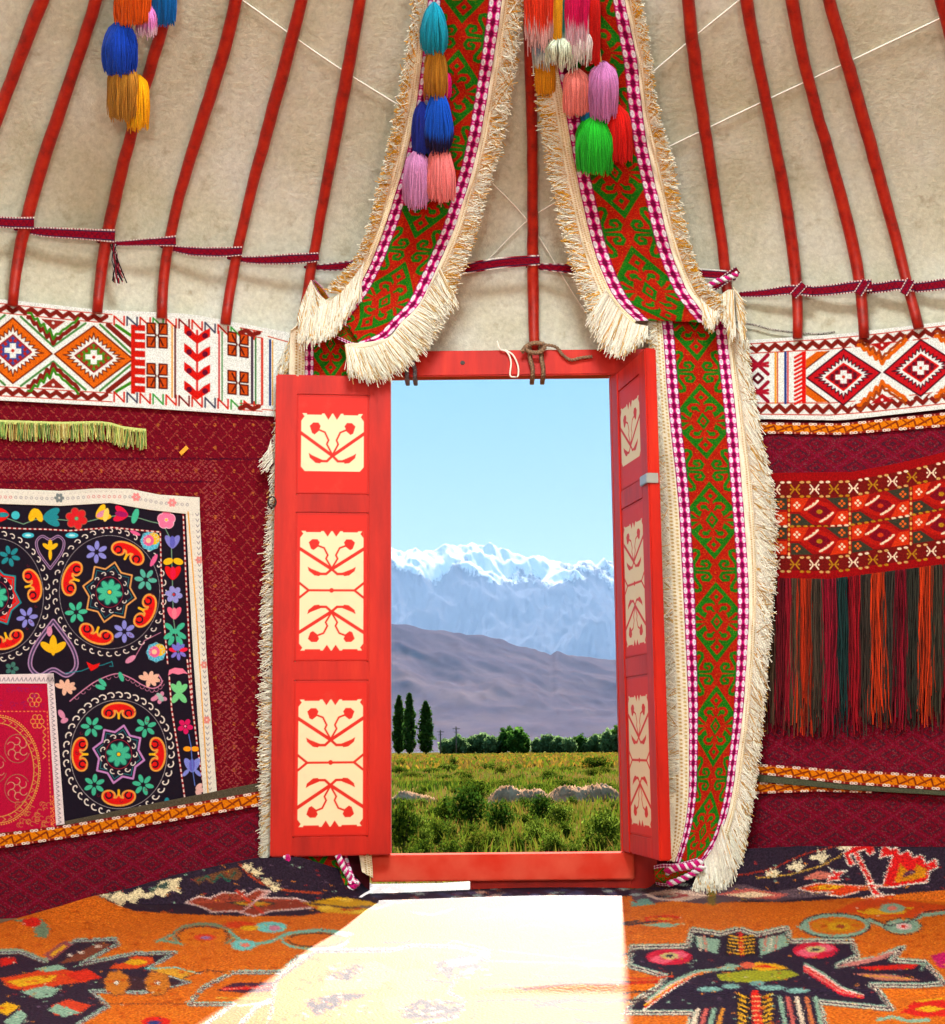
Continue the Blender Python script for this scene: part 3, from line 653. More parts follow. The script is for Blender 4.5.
s_ = hang('hem', [(720, 769), (757, 774), (849, 784), (945, 790), (1200, 802)], [(720, 777), (757, 781.5), (849, 790), (945, 795.5), (1200, 810)], K(725), K(1200), solidc((78, 82, 62)), .044, 1., M_tex, ob); s_['label'] = 'grey green hem along the lower edge'
orange_band('woven_band', [(720, 779), (757, 781.5), (849, 786), (880, 786)], [(720, 795), (757, 794), (818, 791.5), (866, 793), (880, 793)], 725, 872, .036, 'short orange band end slipping out under the longer orange band on the right wall')
orange_band('woven_band', [(720, 424), (757, 422.5), (842, 423.5), (945, 412.5), (1200, 380)], [(720, 436), (757, 433.5), (842, 435), (945, 427), (1200, 394)], 725, 1200, .028, 'orange band with white beads directly under the white tent band on the right')
# ------------------------------------------------------------------ black embroidered hanging
Z1 = dict(ox=0, oy=480, sc=4.295); Z2 = dict(ox=0, oy=660, sc=3.5)
c = Canvas(-130, 478, 222, 835, 3, (24, 16, 30)); c.tf(**Z1)
REDF = (214, 18, 16); OCH = (222, 150, 60); TEA = (30, 130, 140); MINT = (62, 178, 140); LIL = (130, 130, 206); PNK = (220, 90, 140); YEL = (232, 178, 20); CR = (232, 220, 206); ROS = (206, 130, 160)
def kidney(cx, cy, r, rot, fill=REDF, edge=OCH):
    """horned bean shape, horns curling towards the medallion centre (rot = outward direction)"""
    def R(P): P = np.array(P, float); co, si = math.cos(rot), math.sin(rot); return np.stack([cx + (P[:, 0] * co - P[:, 1] * si) * r, cy + (P[:, 0] * si + P[:, 1] * co) * r], 1)
    body = arc(0, 0, 1., -90, 90, 16, 1.35).tolist() + arc(-.12, .82, .52, 90, 300, 12).tolist() + [(.1, .2), (-.25, 0), (.1, -.2)] + arc(-.12, -.82, .52, 60, 270, 12).tolist()
    body = R([(p[0] * .75, p[1]) for p in body]); c.poly(body, fill); c.stroke(body, .16 * r, edge, True)
    for s in (-1, 1): c.stroke(R([(p[0], p[1] * s) for p in arc(-.1, .8, .26, -160, 120, 10)]), .12 * r, (24, 16, 30))
    c.stroke(R([(-.5, 0), (-.15, .0)]), .2 * r, YEL)
def waves(cx, cy, r, n, colr, w, size, ry=None):
    ry = ry or r
    for k in range(n):
        a = 2 * math.pi * k / n; x = cx + r * math.cos(a); y = cy + ry * math.sin(a); t = a + math.pi / 2
        P = []
        for q in np.linspace(0, 1, 9):
            aa = -2.4 + q * 4.6; rr = size * (1 - .45 * q); P.append((x + rr * math.cos(t + aa) * .8 + size * .5 * math.cos(t) * q, y + rr * math.sin(t + aa) * .8 + size * .5 * math.sin(t) * q))
        c.stroke(P, w, colr)
def medallion(cx, cy, R, star, starfill, corner_cols, ry=None, kid=(0, 90, 180, 270), flw=(45, 135, 225, 315), kc=REDF, starn=8):
    ry = ry or R; f = ry / R
    c.stroke(arc(cx, cy, R * .93, 0, 360, 60, ry * .93), 1.6, (200, 190, 190)); waves(cx, cy, R * 1.01, 40, CR, 4.4, 14.5, ry * 1.01)
    P = []
    for k in range(starn * 2):
        a = math.pi * k / starn + .2; rr = R * (.50 if k % 2 == 0 else .385); P.append((cx + rr * math.cos(a), cy + rr * f * math.sin(a)))
    if starfill is not None: c.poly(P, starfill)
    c.stroke(P, 7, star, True); P2 = [((p[0] - cx) * .86 + cx, (p[1] - cy) * .86 + cy) for p in P]; c.stroke(P2, 2.2, TEA, True)
    c.ell(cx, cy, R * .34, R * .34 * f, (26, 14, 30)); waves(cx, cy, R * .31, 13, CR, 3.6, 11, R * .31 * f); c.stroke(arc(cx, cy, R * .25, 0, 360, 30, R * .25 * f), 1.8, (190, 40, 60))
    c.flower(cx, cy, R * .235, 8, MINT, .2, YEL, (20, 90, 80), .26)
    for i, a in enumerate(kid): a_ = math.radians(a); kidney(cx + R * .72 * math.cos(a_), cy + ry * .72 * math.sin(a_), R * .235, a_, kc)
    for i, a in enumerate(flw): a_ = math.radians(a); c.flower(cx + R * .70 * math.cos(a_), cy + ry * .70 * math.sin(a_), R * .21, 6, corner_cols[i], a_ + .4, None, None, .25)
    for i in range(10): a_ = rng.random() * 6.28; c.stroke(arc(cx + R * .8 * math.cos(a_), cy + ry * .8 * math.sin(a_), 5, 0, 250, 7), 1.8, (120, 20, 40))
# white outer edge
edgeT = [(-130, 487), (0, 489), (60, 491), (96, 488.5), (130, 489), (160, 495), (199, 497.5)]
sz_in = [(0, 100), (250, 108), (470, 92), (560, 102), (640, 122), (792, 142), (806, 420), (835, 945)]
medallion(470, 482, 232, (214, 150, 80), (26, 20, 36), (LIL, MINT, LIL, (80, 170, 150)), 262, kid=(25, 110, 198, 298), flw=(67, 152, 250, 343))
medallion(-20, 500, 222, TEA, REDF, (LIL, TEA, TEA, TEA), 268, kid=(-14, 72, 200, 250), flw=(29, 293, 170, 120), starn=7)
c.tf(**Z2); medallion(415, 330, 182, (190, 130, 190), (26, 20, 36), (MINT, MINT, MINT, MINT), 205, kid=(0, 90, 180, 270), flw=(48, 132, 222, 318)); c.tf(**Z1)
# fill to the left of the picture
medallion(-420, 482, 200, TEA, None, (LIL, MINT, TEA, LIL), 240); 
# corner and filler flowers
def rose(x, y): 
    c.ell(x, y, 40, 40, (70, 170, 200)); c.ell(x + 14, y - 10, 26, 26, YEL); c.ell(x - 8, y - 2, 24, 24, PNK); c.ell(x - 8, y - 2, 11, 11, (240, 190, 150))
    for k in range(8): a = k * math.pi / 4; c.stroke(arc(x + 34 * math.cos(a), y + 34 * math.sin(a), 9, 0, 360, 9), 2, (150, 210, 220))
rose(645, 262); rose(670, 740)
def heart(x, y, s, flip=1):
    P = [(x, y + flip * 90 * s), (x - 50 * s, y + flip * 20 * s), (x - 62 * s, y - flip * 30 * s), (x - 36 * s, y - flip * 56 * s), (x, y - flip * 40 * s), (x + 36 * s, y - flip * 56 * s), (x + 62 * s, y - flip * 30 * s), (x + 50 * s, y + flip * 20 * s)]
    P = smooth_poly(np.array(P + P[:1]), 40); c.stroke(P, 12 * s, (170, 130, 170)); c.stroke(P, 5 * s, (60, 50, 80))
    for a in (-2.5, -1.57, -.64) : c.ell(x + 20 * s * math.cos(a), y + flip * 5 * s + 24 * s * flip * math.sin(a) * -flip * -1, 22 * s, 10 * s, YEL, a)
    c.ell(x, y + flip * 25 * s, 8 * s, 28 * s, YEL)
heart(215, 295, .95); heart(228, 750, 1.6, -1)
for x, y, r in ((120, 238, 26), (308, 238, 28)): c.ell(x, y, r, 12, (60, 180, 200)); c.ell(x, y, r * .5, 5, (180, 230, 230))
c.ell(660, 345, 10, 30, PNK, .5); c.ell(580, 228, 24, 8, PNK, .4); c.ell(560, 770, 26, 12, ROS, -.6); c.stroke([(580, 760), (620, 690), (690, 655)], 3, ROS); c.ell(212, 650, 12, 22, ROS)
c.stroke([(280, 830), (350, 820), (400, 800), (440, 795), (480, 780), (485, 800), (470, 800)], 3.5, TEA); c.poly([(370, 780), (400, 795), (430, 785), (420, 805), (390, 822), (380, 805)], REDF)
# leafy garland between the lower medallions
Pg = smooth_poly(np.array([(300, 950), (360, 900), (420, 860), (500, 832), (560, 850), (610, 880), (660, 895), (695, 870), (680, 835)]), 60); c.stroke(Pg, 5, ROS)
for i in range(4, 58, 3): c.stroke(arc(Pg[i][0], Pg[i][1] + 8, 9, 0, 180, 7), 2.2, ROS)
for x, y, a in ((440, 870, .8), (520, 845, 1.2), (430, 890, .3)): c.ell(x, y, 22, 10, MINT, a)
for x, y, rr in ((280, 890, 1.), (640, 855, 1.)):
    for k in range(7): a = -2.8 + k * .75; c.ell(x + 28 * math.cos(a), y + 16 * math.sin(a), 20, 10, (226, 176, 150), a)
c.flower(50, 810, 30, 5, (60, 110, 100), 0); c.flower(690, 935, 28, 4, ROS, .3); 
# inner dashed lines and border rows
for P in ([(-560, 215), (0, 205), (100, 210), (200, 212), (300, 218), (480, 204), (600, 216), (688, 224), (692, 400), (705, 620), (720, 790)], [(-560, 108), (0, 96), (250, 108), (470, 96), (560, 104), (640, 126), (786, 142), (798, 420), (812, 700), (826, 945)]):
    c.stroke(P, 7, (150, 20, 30)); c.stroke(P, 5, CR, dash=(22, 12))
c.tf(**Z2)
for P in ([(592, 60), (600, 170), (625, 330), (648, 495)], [(655, 0), (668, 120), (690, 300), (718, 480)]): c.stroke(P, 6, (150, 20, 30)); c.stroke(P, 4.5, CR, dash=(18, 10))
c.tf(**Z1)
c.stroke([(-300, 160), (30, 165), (100, 190), (150, 170), (230, 168), (300, 175), (380, 178), (430, 165), (520, 150), (600, 165), (650, 180), (700, 190), (735, 260), (742, 520), (745, 600), (765, 740)], 4, (110, 150, 120))
def tulip(x, y, s, a, c1, c2):
    for d in (-.55, .55): c.ell(x + 14 * s * math.cos(a + d), y + 14 * s * math.sin(a + d), 20 * s, 9 * s, c1, a + d)
    c.ell(x + 12 * s * math.cos(a), y + 12 * s * math.sin(a), 16 * s, 7 * s, c2, a)
tulip(30, 150, 1.5, 3.14, REDF, TEA); c.ell(66, 152, 18, 18, (60, 180, 190)); c.ell(140, 150, 16, 30, YEL, .4); c.ell(166, 152, 15, 30, YEL, -.4); tulip(196, 160, 2., 0, TEA, TEA)
c.flower(328, 166, 46, 6, (206, 30, 36), .3, (90, 170, 120), (150, 80, 60)); tulip(420, 155, 1.7, -.5, YEL, ROS); c.ell(455, 150, 12, 30, (236, 200, 90), .2); tulip(540, 150, 1.7, 3.3, (214, 20, 60), (150, 20, 90)); c.ell(580, 155, 14, 34, MINT, .3)
c.flower(714, 172, 38, 5, (236, 110, 150), -.3, (240, 180, 60), (240, 190, 200), .5)
tulip(740, 285, 1.6, -1.57, (120, 120, 200), (90, 90, 180)); c.ell(722, 350, 22, 14, YEL, -.3); c.ell(765, 350, 22, 14, YEL, .3); tulip(742, 420, 1.7, -1.57, REDF, (214, 20, 60)); c.flower(746, 492, 38, 6, (140, 140, 206), .2, (200, 40, 60))
tulip(748, 590, 1.5, -1.57, (230, 90, 120), (230, 120, 140)); 
for x, y, a in ((725, 630, .7), (775, 630, -.7), (722, 670, -.6), (780, 668, .6), (750, 650, 0), (735, 690, 2), (770, 690, 1)): c.ell(x, y, 22, 11, MINT, a)
for k in range(5): a = -2.9 + k * .66; c.ell(765 + 24 * math.cos(a) * 1., 735 + 20 * math.sin(a), 18, 9, (226, 30, 60) if k in (0, 4) else (110, 110, 200), a)
for k in range(3): a = .6 + k * .9; c.ell(765 + 24 * math.cos(a), 735 + 24 * math.sin(a), 16, 8, (120, 110, 200), a)
c.poly([(722, 840), (726, 816), (750, 806), (785, 810), (808, 834), (790, 830), (765, 836), (740, 830)], (236, 120, 150))
for a in (-1.57, -2.3, -.8, 2.2, .9): c.ell(768 + 24 * math.cos(a), 915 + 26 * math.sin(a), 26, 13, (110, 200, 130), a)
c.tf(**Z2)
c.flower(648, 232, 28, 5, (206, 20, 90), .2, (240, 130, 160)); c.ell(655, 311, 14, 9, (240, 150, 20)); c.ell(682, 311, 14, 9, (240, 150, 20)); tulip(672, 385, 1.4, -1.57, (120, 130, 210), (90, 90, 180)); c.ell(650, 395, 16, 7, (120, 130, 210), -.8); c.ell(692, 395, 16, 7, (120, 130, 210), .8)
for a in (0, .9, -.8): c.ell(685 + 16 * math.cos(a), 455 + 16 * math.sin(a), 15, 9, (216, 170, 160), a)
c.stroke([(660, 260), (668, 300), (672, 350), (676, 400), (682, 440)], 3, (90, 120, 200)); c.ell(584, 495, 9, 14, TEA)
c.ell(215, 190, 18, 10, ROS, 1); c.ell(225, 212, 14, 9, ROS, -.4); c.ell(560, 130, 18, 9, (150, 180, 170), .9); c.ell(540, 135, 14, 8, ROS, -.4)
emb = empty('embroidered_hanging', surf(np.array(100.), np.array(800.), .03)); tag(emb, 'black embroidered hanging with large flower medallions and a white edge on the left wall', 'embroidery')
o = hang('field', [(-130, 503), (0, 503), (60, 505), (110, 502), (150, 509), (186, 513)], [(-130, 850), (0, 836), (66, 826), (217, 794)], K(-130), lambda t: np.interp(t, [0, .5, 1], [186, 193.5, 204.5]), c, .036, 2.2, M_emb, emb, wrink=.003)
# white border
c = Canvas(-130, 478, 230, 835, 3, (216, 212, 198))
for k, x in enumerate(np.arange(-130, 190, 5.2)):
    y = float(fpoly(edgeT)(x)) + 8; c.stroke(arc(x, y, 1.3, 0, 360, 8), .6, (150, 146, 150) if (k // 7) % 3 else (206, 120, 120)); c.ell(x + 2, y - 5, .6, .6, (190, 180, 175))
for x in (136, 172): c.flower(x, float(fpoly(edgeT)(x)) + 7, 4.5, 6, (224, 130, 130), 0)
c.flower(59, 498, 5, 6, (110, 120, 120), 0)
for k, y in enumerate(np.arange(515, 800, 5.6)):
    x = 197 + (y - 515) * .047; c.stroke([(x - 1.6, y - 1.5), (x, y + 1), (x + 1.6, y - 1.5)], .7, (130, 126, 134)); c.ell(x - 4.5, y, .6, .6, (190, 180, 175))
for y in (560, 665, 720): c.flower(197 + (y - 515) * .047, y, 4, 6, (214, 130, 120), 0)
c.stroke([(188, 512), (196, 610), (208, 794)], 1.2, (220, 160, 60))
hang('white_border', edgeT, [(-130, 504), (0, 504), (60, 506), (110, 503), (150, 510), (186, 514), (200, 515)], K(-130), K(199.5), c, .039, 2, M_emb, emb, wrink=.003)['label'] = 'white stitched upper border'
hang('white_border', [(180, 508), (187, 509), (200, 508)], [(180, 801), (217, 794), (220, 793)], lambda t: np.interp(t, [0, .5, 1], [185.5, 193, 203.5]), lambda t: np.interp(t, [0, .5, 1], [199.5, 206, 217]), c, .0395, 2, M_emb, emb, wrink=.003)['label'] = 'white stitched side border'
# ------------------------------------------------------------------ crimson embroidered panel
c = Canvas(-130, 670, 70, 850, 3.4, (176, 10, 52)); c.tf(**Z2)
G2 = (206, 160, 70)
for R in (128, 145): c.stroke(arc(-10, 385, R, -90, 90, 40, R * 1.28), 3., G2)
for R in (150,): c.stroke(arc(-10, 385, R, -90, 90, 60, R * 1.28), 3.4, (226, 180, 60), dash=(9, 5))
for a in np.linspace(-80, 80, 18): x = -10 + 136 * math.cos(math.radians(a)); y = 385 + 175 * math.sin(math.radians(a)); c.stroke([(x - 6, y - 8), (x + 6, y), (x - 6, y + 8)], 2, G2)
for cy, cx in ((310, 60), (450, 60), (300, -60), (460, -60), (380, -20)):
    for k in range(6): a = k * math.pi / 3 + .4; c.stroke(arc(cx + 24 * math.cos(a), cy + 26 * math.sin(a), 13, math.degrees(a), math.degrees(a) + 250, 10), 2.6, (196, 150, 110))
    c.stroke(arc(cx, cy, 44, 20, 330, 24, 50), 2.2, (150, 120, 80))
for x, y in ((120, 140), (130, 215)):
    for k in range(6): a = k * math.pi / 3; c.stroke(arc(x + 15 * math.cos(a), y + 17 * math.sin(a), 9, 0, 360, 10), 2.4, (222, 150, 60))
for y in range(470, 600, 24): c.stroke([(196, y), (182, y + 8), (190, y + 20), (178, y + 28)], 3, (226, 130, 60))
for y in range(230, 330, 24): c.stroke([(150, y), (160, y + 10), (150, y + 20)], 3, (222, 150, 60))
c.stroke([(-200, 180), (165, 180), (180, 590)], 4, (226, 120, 60), dash=(14, 8))
for i in range(60): x, y = rng.uniform(-150, 150), rng.uniform(90, 170); c.stroke(arc(x, y, 7, rng.uniform(0, 200), 330, 7), 1.6, (140, 20, 90))
for i in range(40): x, y = rng.uniform(60, 170), rng.uniform(500, 590); c.stroke(arc(x, y, 8, rng.uniform(0, 200), 330, 7), 2, (190, 120, 60))
cs = empty('small_hanging', surf(np.array(30.), np.array(830.), .04)); tag(cs, 'crimson embroidered panel with gold curls and a narrow white edge, overlapping the black hanging', 'embroidery')
hang('field', [(-130, 684), (0, 682), (46, 683)], [(-130, 850), (0, 833), (62, 826)], K(-130), lambda t: np.interp(t, [0, 1], [47, 56.5]), c, .046, 2.2, M_emb, cs, wrink=.002)
c = Canvas(-130, 665, 70, 850, 3.4, (222, 206, 206)); 
for x in np.arange(-130, 60, 4.4): c.stroke([(x, 681), (x + 2, 677.5), (x + 3, 681)], .8, (130, 120, 130))
for y in np.arange(684, 830, 4.4): x = 51 + (y - 684) * .066; c.stroke([(x - 1.6, y), (x + 1.2, y + 1.6), (x - 1.6, y + 3)], .8, (130, 120, 130))
hang('white_border', [(-130, 676), (0, 674.5), (53, 673.5)], [(-130, 685), (0, 683.5), (53, 683.5)], K(-130), K(53.5), c, .048, 2, M_emb, cs)['label'] = 'narrow white border'
hang('white_border', [(40, 674), (60, 674)], [(50, 826), (66, 824)], lambda t: np.interp(t, [0, 1], [46.5, 56]), lambda t: np.interp(t, [0, 1], [53.5, 64.5]), c, .048, 2, M_emb, cs)['label'] = 'narrow white border'
# ------------------------------------------------------------------ kilim strip with long fringe, right wall
Z3 = dict(ox=770, oy=440, sc=5.4)
c = Canvas(735, 390, 1100, 600, 3, (150, 8, 12)); kt = fpoly([(700, 473), (768, 473), (852, 472), (900, 463), (945, 452), (1100, 415)]); kb = fpoly([(700, 581), (770, 581), (830, 582), (945, 567), (1100, 535)])
G = lambda u, t: (float(u), float(kt(u)) * (1 - t) + float(kb(u)) * t)
c.poly([G(x, .08) for x in np.linspace(735, 1100, 40)] + [G(x, .90) for x in np.linspace(1100, 735, 40)], (112, 18, 14))
KW = (236, 214, 180); KG = (176, 122, 20); KD = (56, 54, 40); KO = (206, 48, 14)
x = 756.; i = 0
while x < 1100:   # small H blocks in the two border rows
    for t in (.155, .845):
        cl = KW if i % 2 else KG; a, b = G(x, t)
        c.poly([(a - 5, b - 4.6), (a + 5, b - 4.6), (a + 5, b + 4.6), (a - 5, b + 4.6)], (110, 14, 20)); 
        for s in (-1, 1): c.stroke([(a + s * 4.2, b - 4.4), (a + s * 1.6, b - 1), (a + s * 1.6, b + 1), (a + s * 4.2, b + 4.4)], 1.5, cl); c.ell(a + s * 4.2, b, 1., 1., cl)
        c.stroke([(a - 2, b), (a + 2, b)], 1.3, cl)
        for dt in (-.065, .065):
            for q in (0, 6.5): aa, bb = G(x + 7 + q, t + dt); c.ell(aa, bb, 2.3, 1.3, cl if (i + (dt > 0)) % 2 else (206, 160, 90))
    x += 19.5; i += 1
x = 728.; i = 0
while x < 1100:   # two rows of long hexagons
    for r, (ta, tb) in enumerate(((.235, .485), (.505, .755))):
        tm = (ta + tb) / 2; w_ = 61.; c.poly([G(x, ta), G(x + w_, ta), G(x + w_, tb), G(x, tb)], (150, 16, 14))
        c.poly([G(x + 2, ta), G(x + 20, ta), G(x + 12, tm), G(x + 2, tm)], KO); c.poly([G(x + w_ - 2, tb), G(x + w_ - 20, tb), G(x + w_ - 12, tm), G(x + w_ - 2, tm)], KO)
        c.poly([G(x + 2, tb), G(x + 24, tb), G(x + 10, tm + .02), G(x + 2, tm + .02)], KD); c.poly([G(x + w_ - 2, ta), G(x + w_ - 24, ta), G(x + w_ - 10, tm - .02), G(x + w_ - 2, tm - .02)], KD)
        P = [G(x + 11, tm - .0), G(x + 27, ta + .01), G(x + 42, ta + .06), G(x + w_ - 11, tm), G(x + 34, tb - .01), G(x + 20, tb - .06)]; c.poly(P, (176, 22, 12)); c.poly([((p[0] - P[0][0] - 19.5) * .6 + P[0][0] + 19.5, (p[1] - G(x + 30, tm)[1]) * .6 + G(x + 30, tm)[1]) for p in P], (120, 8, 26)); c.ell(*G(x + 30.5, tm), 3, 2.2, KG if i % 2 else (200, 60, 20))
        for dx, dt, s in ((23, -.055, 1), (38, .055, 1)):
            a, b = G(x + dx, tm + dt); c.stroke([(a - 7, b + 4), (a - 4, b + 2.4), (a - 1, b + 1), (a + 3, b - 2), (a + 6, b - 5)], 2., KW)
            for q in range(4): c.ell(a - 5 + q * 3.3, b + 3.4 - q * 2.6, 1.2, 1.2, KW)
        for dx, dt, cl in ((8, -.06, KW), (w_ - 8, .06, KW), (8, .07, (226, 96, 30)), (w_ - 8, -.07, (226, 96, 30))):
            a, b = G(x + dx, tm + dt)
            for ddx, ddy in ((-2.3, 0), (2.3, 0), (0, -2.4), (0, 2.4)): c.ell(a + ddx, b + ddy, 1.35, 1.3, cl)
        for q in range(6): a, b = G(x, ta + .02 + q * .045); c.ell(a, b, 1.2, 1.8, (236, 190, 120) if q % 2 else KG)
        if r == 0:
            for q in np.arange(x + 3, x + w_, 6.8): c.ell(*G(q, .495), 2.4, 1.3, KG if q < x + 40 else KW)
    x += 61.; i += 1
kil = empty('fringed_kilim', surf(np.array(850.), np.array(582.), .03)); tag(kil, 'red patterned kilim strip with long orange and dark fringe, right wall', 'kilim')
hang('woven_strip', [(735, 473), (768, 473), (852, 472), (900, 463), (945, 452), (1100, 415)], [(735, 581), (830, 582), (945, 567), (1100, 535)], K(740), K(1100), c, .034, 2.2, M_tex, kil, wrink=.003)
bundles = [(771, 8, (84, 62, 44)), (784, 14, (150, 14, 34)), (795, 8, (96, 72, 52)), (805, 14, (206, 52, 14)), (817, 10, (78, 64, 50)), (829, 14, (156, 12, 40)), (842, 10, (26, 58, 56)), (855, 12, (160, 8, 26)), (866, 9, (70, 58, 48)), (877, 14, (208, 56, 14)), (889, 12, (64, 58, 50)), (900, 12, (150, 12, 36)), (912, 12, (58, 56, 46)), (925, 14, (210, 58, 14)), (938, 12, (72, 66, 50)), (951, 14, (150, 14, 34)), (965, 13, (70, 60, 48)), (979, 14, (208, 56, 14)), (993, 13, (64, 58, 50)), (760, 12, (150, 20, 34)), (748, 12, (70, 60, 48))]
blab = {(206, 52, 14): 'orange fringe bundle', (208, 56, 14): 'orange fringe bundle', (210, 58, 14): 'orange fringe bundle'}
for x, wd, cl in bundles:
    n = int(wd * 4.2); C = []; 
    for i in range(n):
        u = rng.uniform(-.55, .55); x0 = x + u * wd; y0 = float(kb(x0)) - 3; y1 = rng.uniform(690, 738) - (x0 > 870) * 6; sway = rng.normal(0, 3.0) + 1.2 * u; k_ = 9; tt = np.linspace(0, 1, k_)
        px = x0 + sway * tt ** 1.5 + .9 * np.sin(tt * rng.uniform(6, 14) + rng.random() * 6) ; py = y0 + (y1 - y0) * tt
        C.append(surf(px, py, np.full(k_, rng.uniform(.035, .062))))
    cc = np.array([np.array(cl) * rng.uniform(.5, 1.05) for _ in range(n)]); V, Fc, c_ = strands(C, .0017, s2l(np.clip(cc, 0, 255)))
    o = mk('fringe_bundle', V, Fc, M_frg, kil, cols=c_)
    o['label'] = blab.get(cl, 'maroon fringe bundle' if cl[0] > 140 else 'teal fringe bundle' if cl[0] < 40 else 'dark brown fringe bundle')
# ------------------------------------------------------------------ green fringe and tag, left wall
fr_ = empty('fringe_trim', surf(np.array(72.), np.array(445.), .03)); tag(fr_, 'short lime green fringe with a pale heading on the maroon hanging, left wall', 'fringe')
tg = fpoly([(-130, 418), (0, 420), (60, 422), (105, 421), (125, 427), (146, 429)])
hang('heading', [(x, float(tg(x))) for x in range(-130, 147, 12)], [(x, float(tg(x)) + 4) for x in range(-130, 147, 12)], K(-130), K(146), solidc((196, 206, 120)), .03, 1, M_frg, fr_)
C = []; cc = []
for i in range(620):
    x = rng.uniform(-130, 146); y = float(tg(x)) + 2; L = rng.uniform(13, 19) + (x > 110) * 1.; tt = np.linspace(0, 1, 6); px = x + rng.normal(0, 1.6) * tt; C.append(surf(px, y + L * tt, np.full(6, rng.uniform(.028, .04)))); cc.append(np.array([(176, 190, 96), (206, 200, 130), (120, 160, 80), (196, 170, 90)][rng.integers(4)]) * rng.uniform(.8, 1.1))
V, Fc, c_ = strands(C, .0018, s2l(np.clip(cc, 0, 255))); mk('threads', V, Fc, M_frg, fr_, cols=c_)
W = surf(np.array([179, 186, 188.5, 181.5]), np.array([452.5, 445.5, 448.5, 455.5]), np.full(4, .03)); o = mk('paper_tag', W, [(0, 1, 2, 3)], plain('yellow_paper', (226, 150, 30), .7), smooth=False); solid(o, .003); tag(o, 'tiny orange yellow paper tag stuck on the maroon hanging left of the door', 'tag')
cord('twisted_cord', [(735, 322), (755, 325), (775, 330), (815, 334), (835, 332)], .02, .0035, plain('black_white_cord', (60, 56, 54), .9, (196, 190, 176), 300), 'black and white twisted cord above the right tent band')
# ================================================================== FRINGED WOVEN RIBBONS BESIDE THE DOOR
PER = 113.
rc = Canvas(0, -2, 64, PER + 2, 3.2, (176, 26, 8))
GR = (22, 112, 16)
def ribbon_pattern():
    U = 21.5; cx = 32.
    def motif(cy):
        T = lambda P, m=1: [(cx + m * x * U, cy + y * U) for x, y in P]
        c = rc
        R_ = (176, 26, 8)
        c.poly(T([(0, -2.05), (1.5, 0), (0, 2.05), (-1.5, 0)]), GR)
        c.poly(T([(0, -.82), (.42, -.5), (.60, 0), (.42, .5), (0, .82), (-.42, .5), (-.60, 0), (-.42, -.5)]), R_)
        for s in (-1, 1):
            c.poly(T([(0, s * .90), (.34, s * 1.28), (0, s * 1.70), (-.34, s * 1.28)]), R_); c.stroke(T([(0, s * .7), (0, s * 1.0)]), 3.6, R_)
            c.poly(T([(0, s * 1.28 - .13), (.12, s * 1.28), (0, s * 1.28 + .13), (-.12, s * 1.28)]), GR)
            for m in (-1, 1):
                c.stroke(T([(.05, s * .70), (.22, s * .88), (.46, s * .88), (.60, s * .72), (.52, s * .56), (.36, s * .52)], m), 3.2, R_)
                c.stroke(T([(1.15, s * .36), (.88, s * .40), (.76, s * .26), (.62, s * .16)], m), 3., R_)
                c.stroke(T([(.14, s * .54), (.28, s * .68), (.42, s * .62)], m), 2.2, GR)
                c.stroke(T([(.98, s * .16), (.86, s * .20), (.78, s * .08)], m), 2.2, GR)
        for m in (-1, 1): c.stroke(T([(.5, 0), (1.15, 0)], m), 3.2, R_)
        c.poly(T([(0, -.46), (.30, 0), (0, .46), (-.30, 0)]), GR); c.poly(T([(0, -.24), (.15, 0), (0, .24), (-.15, 0)]), R_); c.poly(T([(0, -.09), (.06, 0), (0, .09), (-.06, 0)]), GR)
    def side(cy):
        T = lambda P, m=1: [(cx + m * x * U, cy + y * U) for x, y in P]
        c = rc
        for m in (-1, 1):
            for s in (-1, 1):
                c.stroke(T([(.96, 0), (.96, s * .35), (.70, s * .82), (.72, s * 1.0), (.88, s * 1.06), (.98, s * .98)], m), 3.4, GR)
                c.stroke(T([(.95, s * .08), (.55, s * .10), (.32, s * .12), (.22, s * .32), (.34, s * .50), (.56, s * .48), (.60, s * .34), (.48, s * .28)], m), 3.2, GR)
    side(0); side(PER); motif(PER / 2)
    # magenta borders with white ovals
    for x0 in (0, 53):
        rc.poly([(x0, -3), (x0 + 11, -3), (x0 + 11, PER + 3), (x0, PER + 3)], (206, 0, 116))
        n = 10; st = PER / n
        for k in range(-1, n + 1):
            y = k * st
            rc.poly([(x0 + 5.5, y + st * .5 - 4.5), (x0 + 8.2, y + st * .5), (x0 + 5.5, y + st * .5 + 4.5), (x0 + 2.8, y + st * .5)], (116, 4, 60))
            for xx in (x0 + 2.2, x0 + 8.8): rc.ell(xx, y, 1.75, 3.7, (246, 240, 246)); rc.ell(xx, y, .7, 1.6, (206, 190, 214)); rc.ell(xx, y + st * .5, 1.1, .9, (246, 160, 210))
        for xx in (x0 + .3, x0 + 10.7): rc.stroke([(xx, -3), (xx, PER + 3)], .6, (110, 30, 70))
    rc.a[:] += rng.normal(0, 9, rc.a.shape[:2])[..., None]; rc.a[:] = np.clip(rc.a, 0, 255)
    # yellow flecks at the colour changes
    g_ = rng.random(rc.a.shape[:2]) < .05; xr_ = np.arange(rc.w) / rc.k; g_ &= ((xr_ > 11) & (xr_ < 53))[None]; rc.a[g_] = rc.a[g_] * .4 + np.array([220, 170, 20]) * .6
ribbon_pattern()
tape = Canvas(0, 0, 10, 30, 6, (242, 232, 204))
for y in np.arange(.7, 30, 1.8): tape.ell(4.4, y, .75, .5, (176, 130, 50)); tape.ell(6.6, y + .9, .7, .45, (190, 150, 70)); tape.ell(8.8, y, .6, .5, (200, 166, 90))
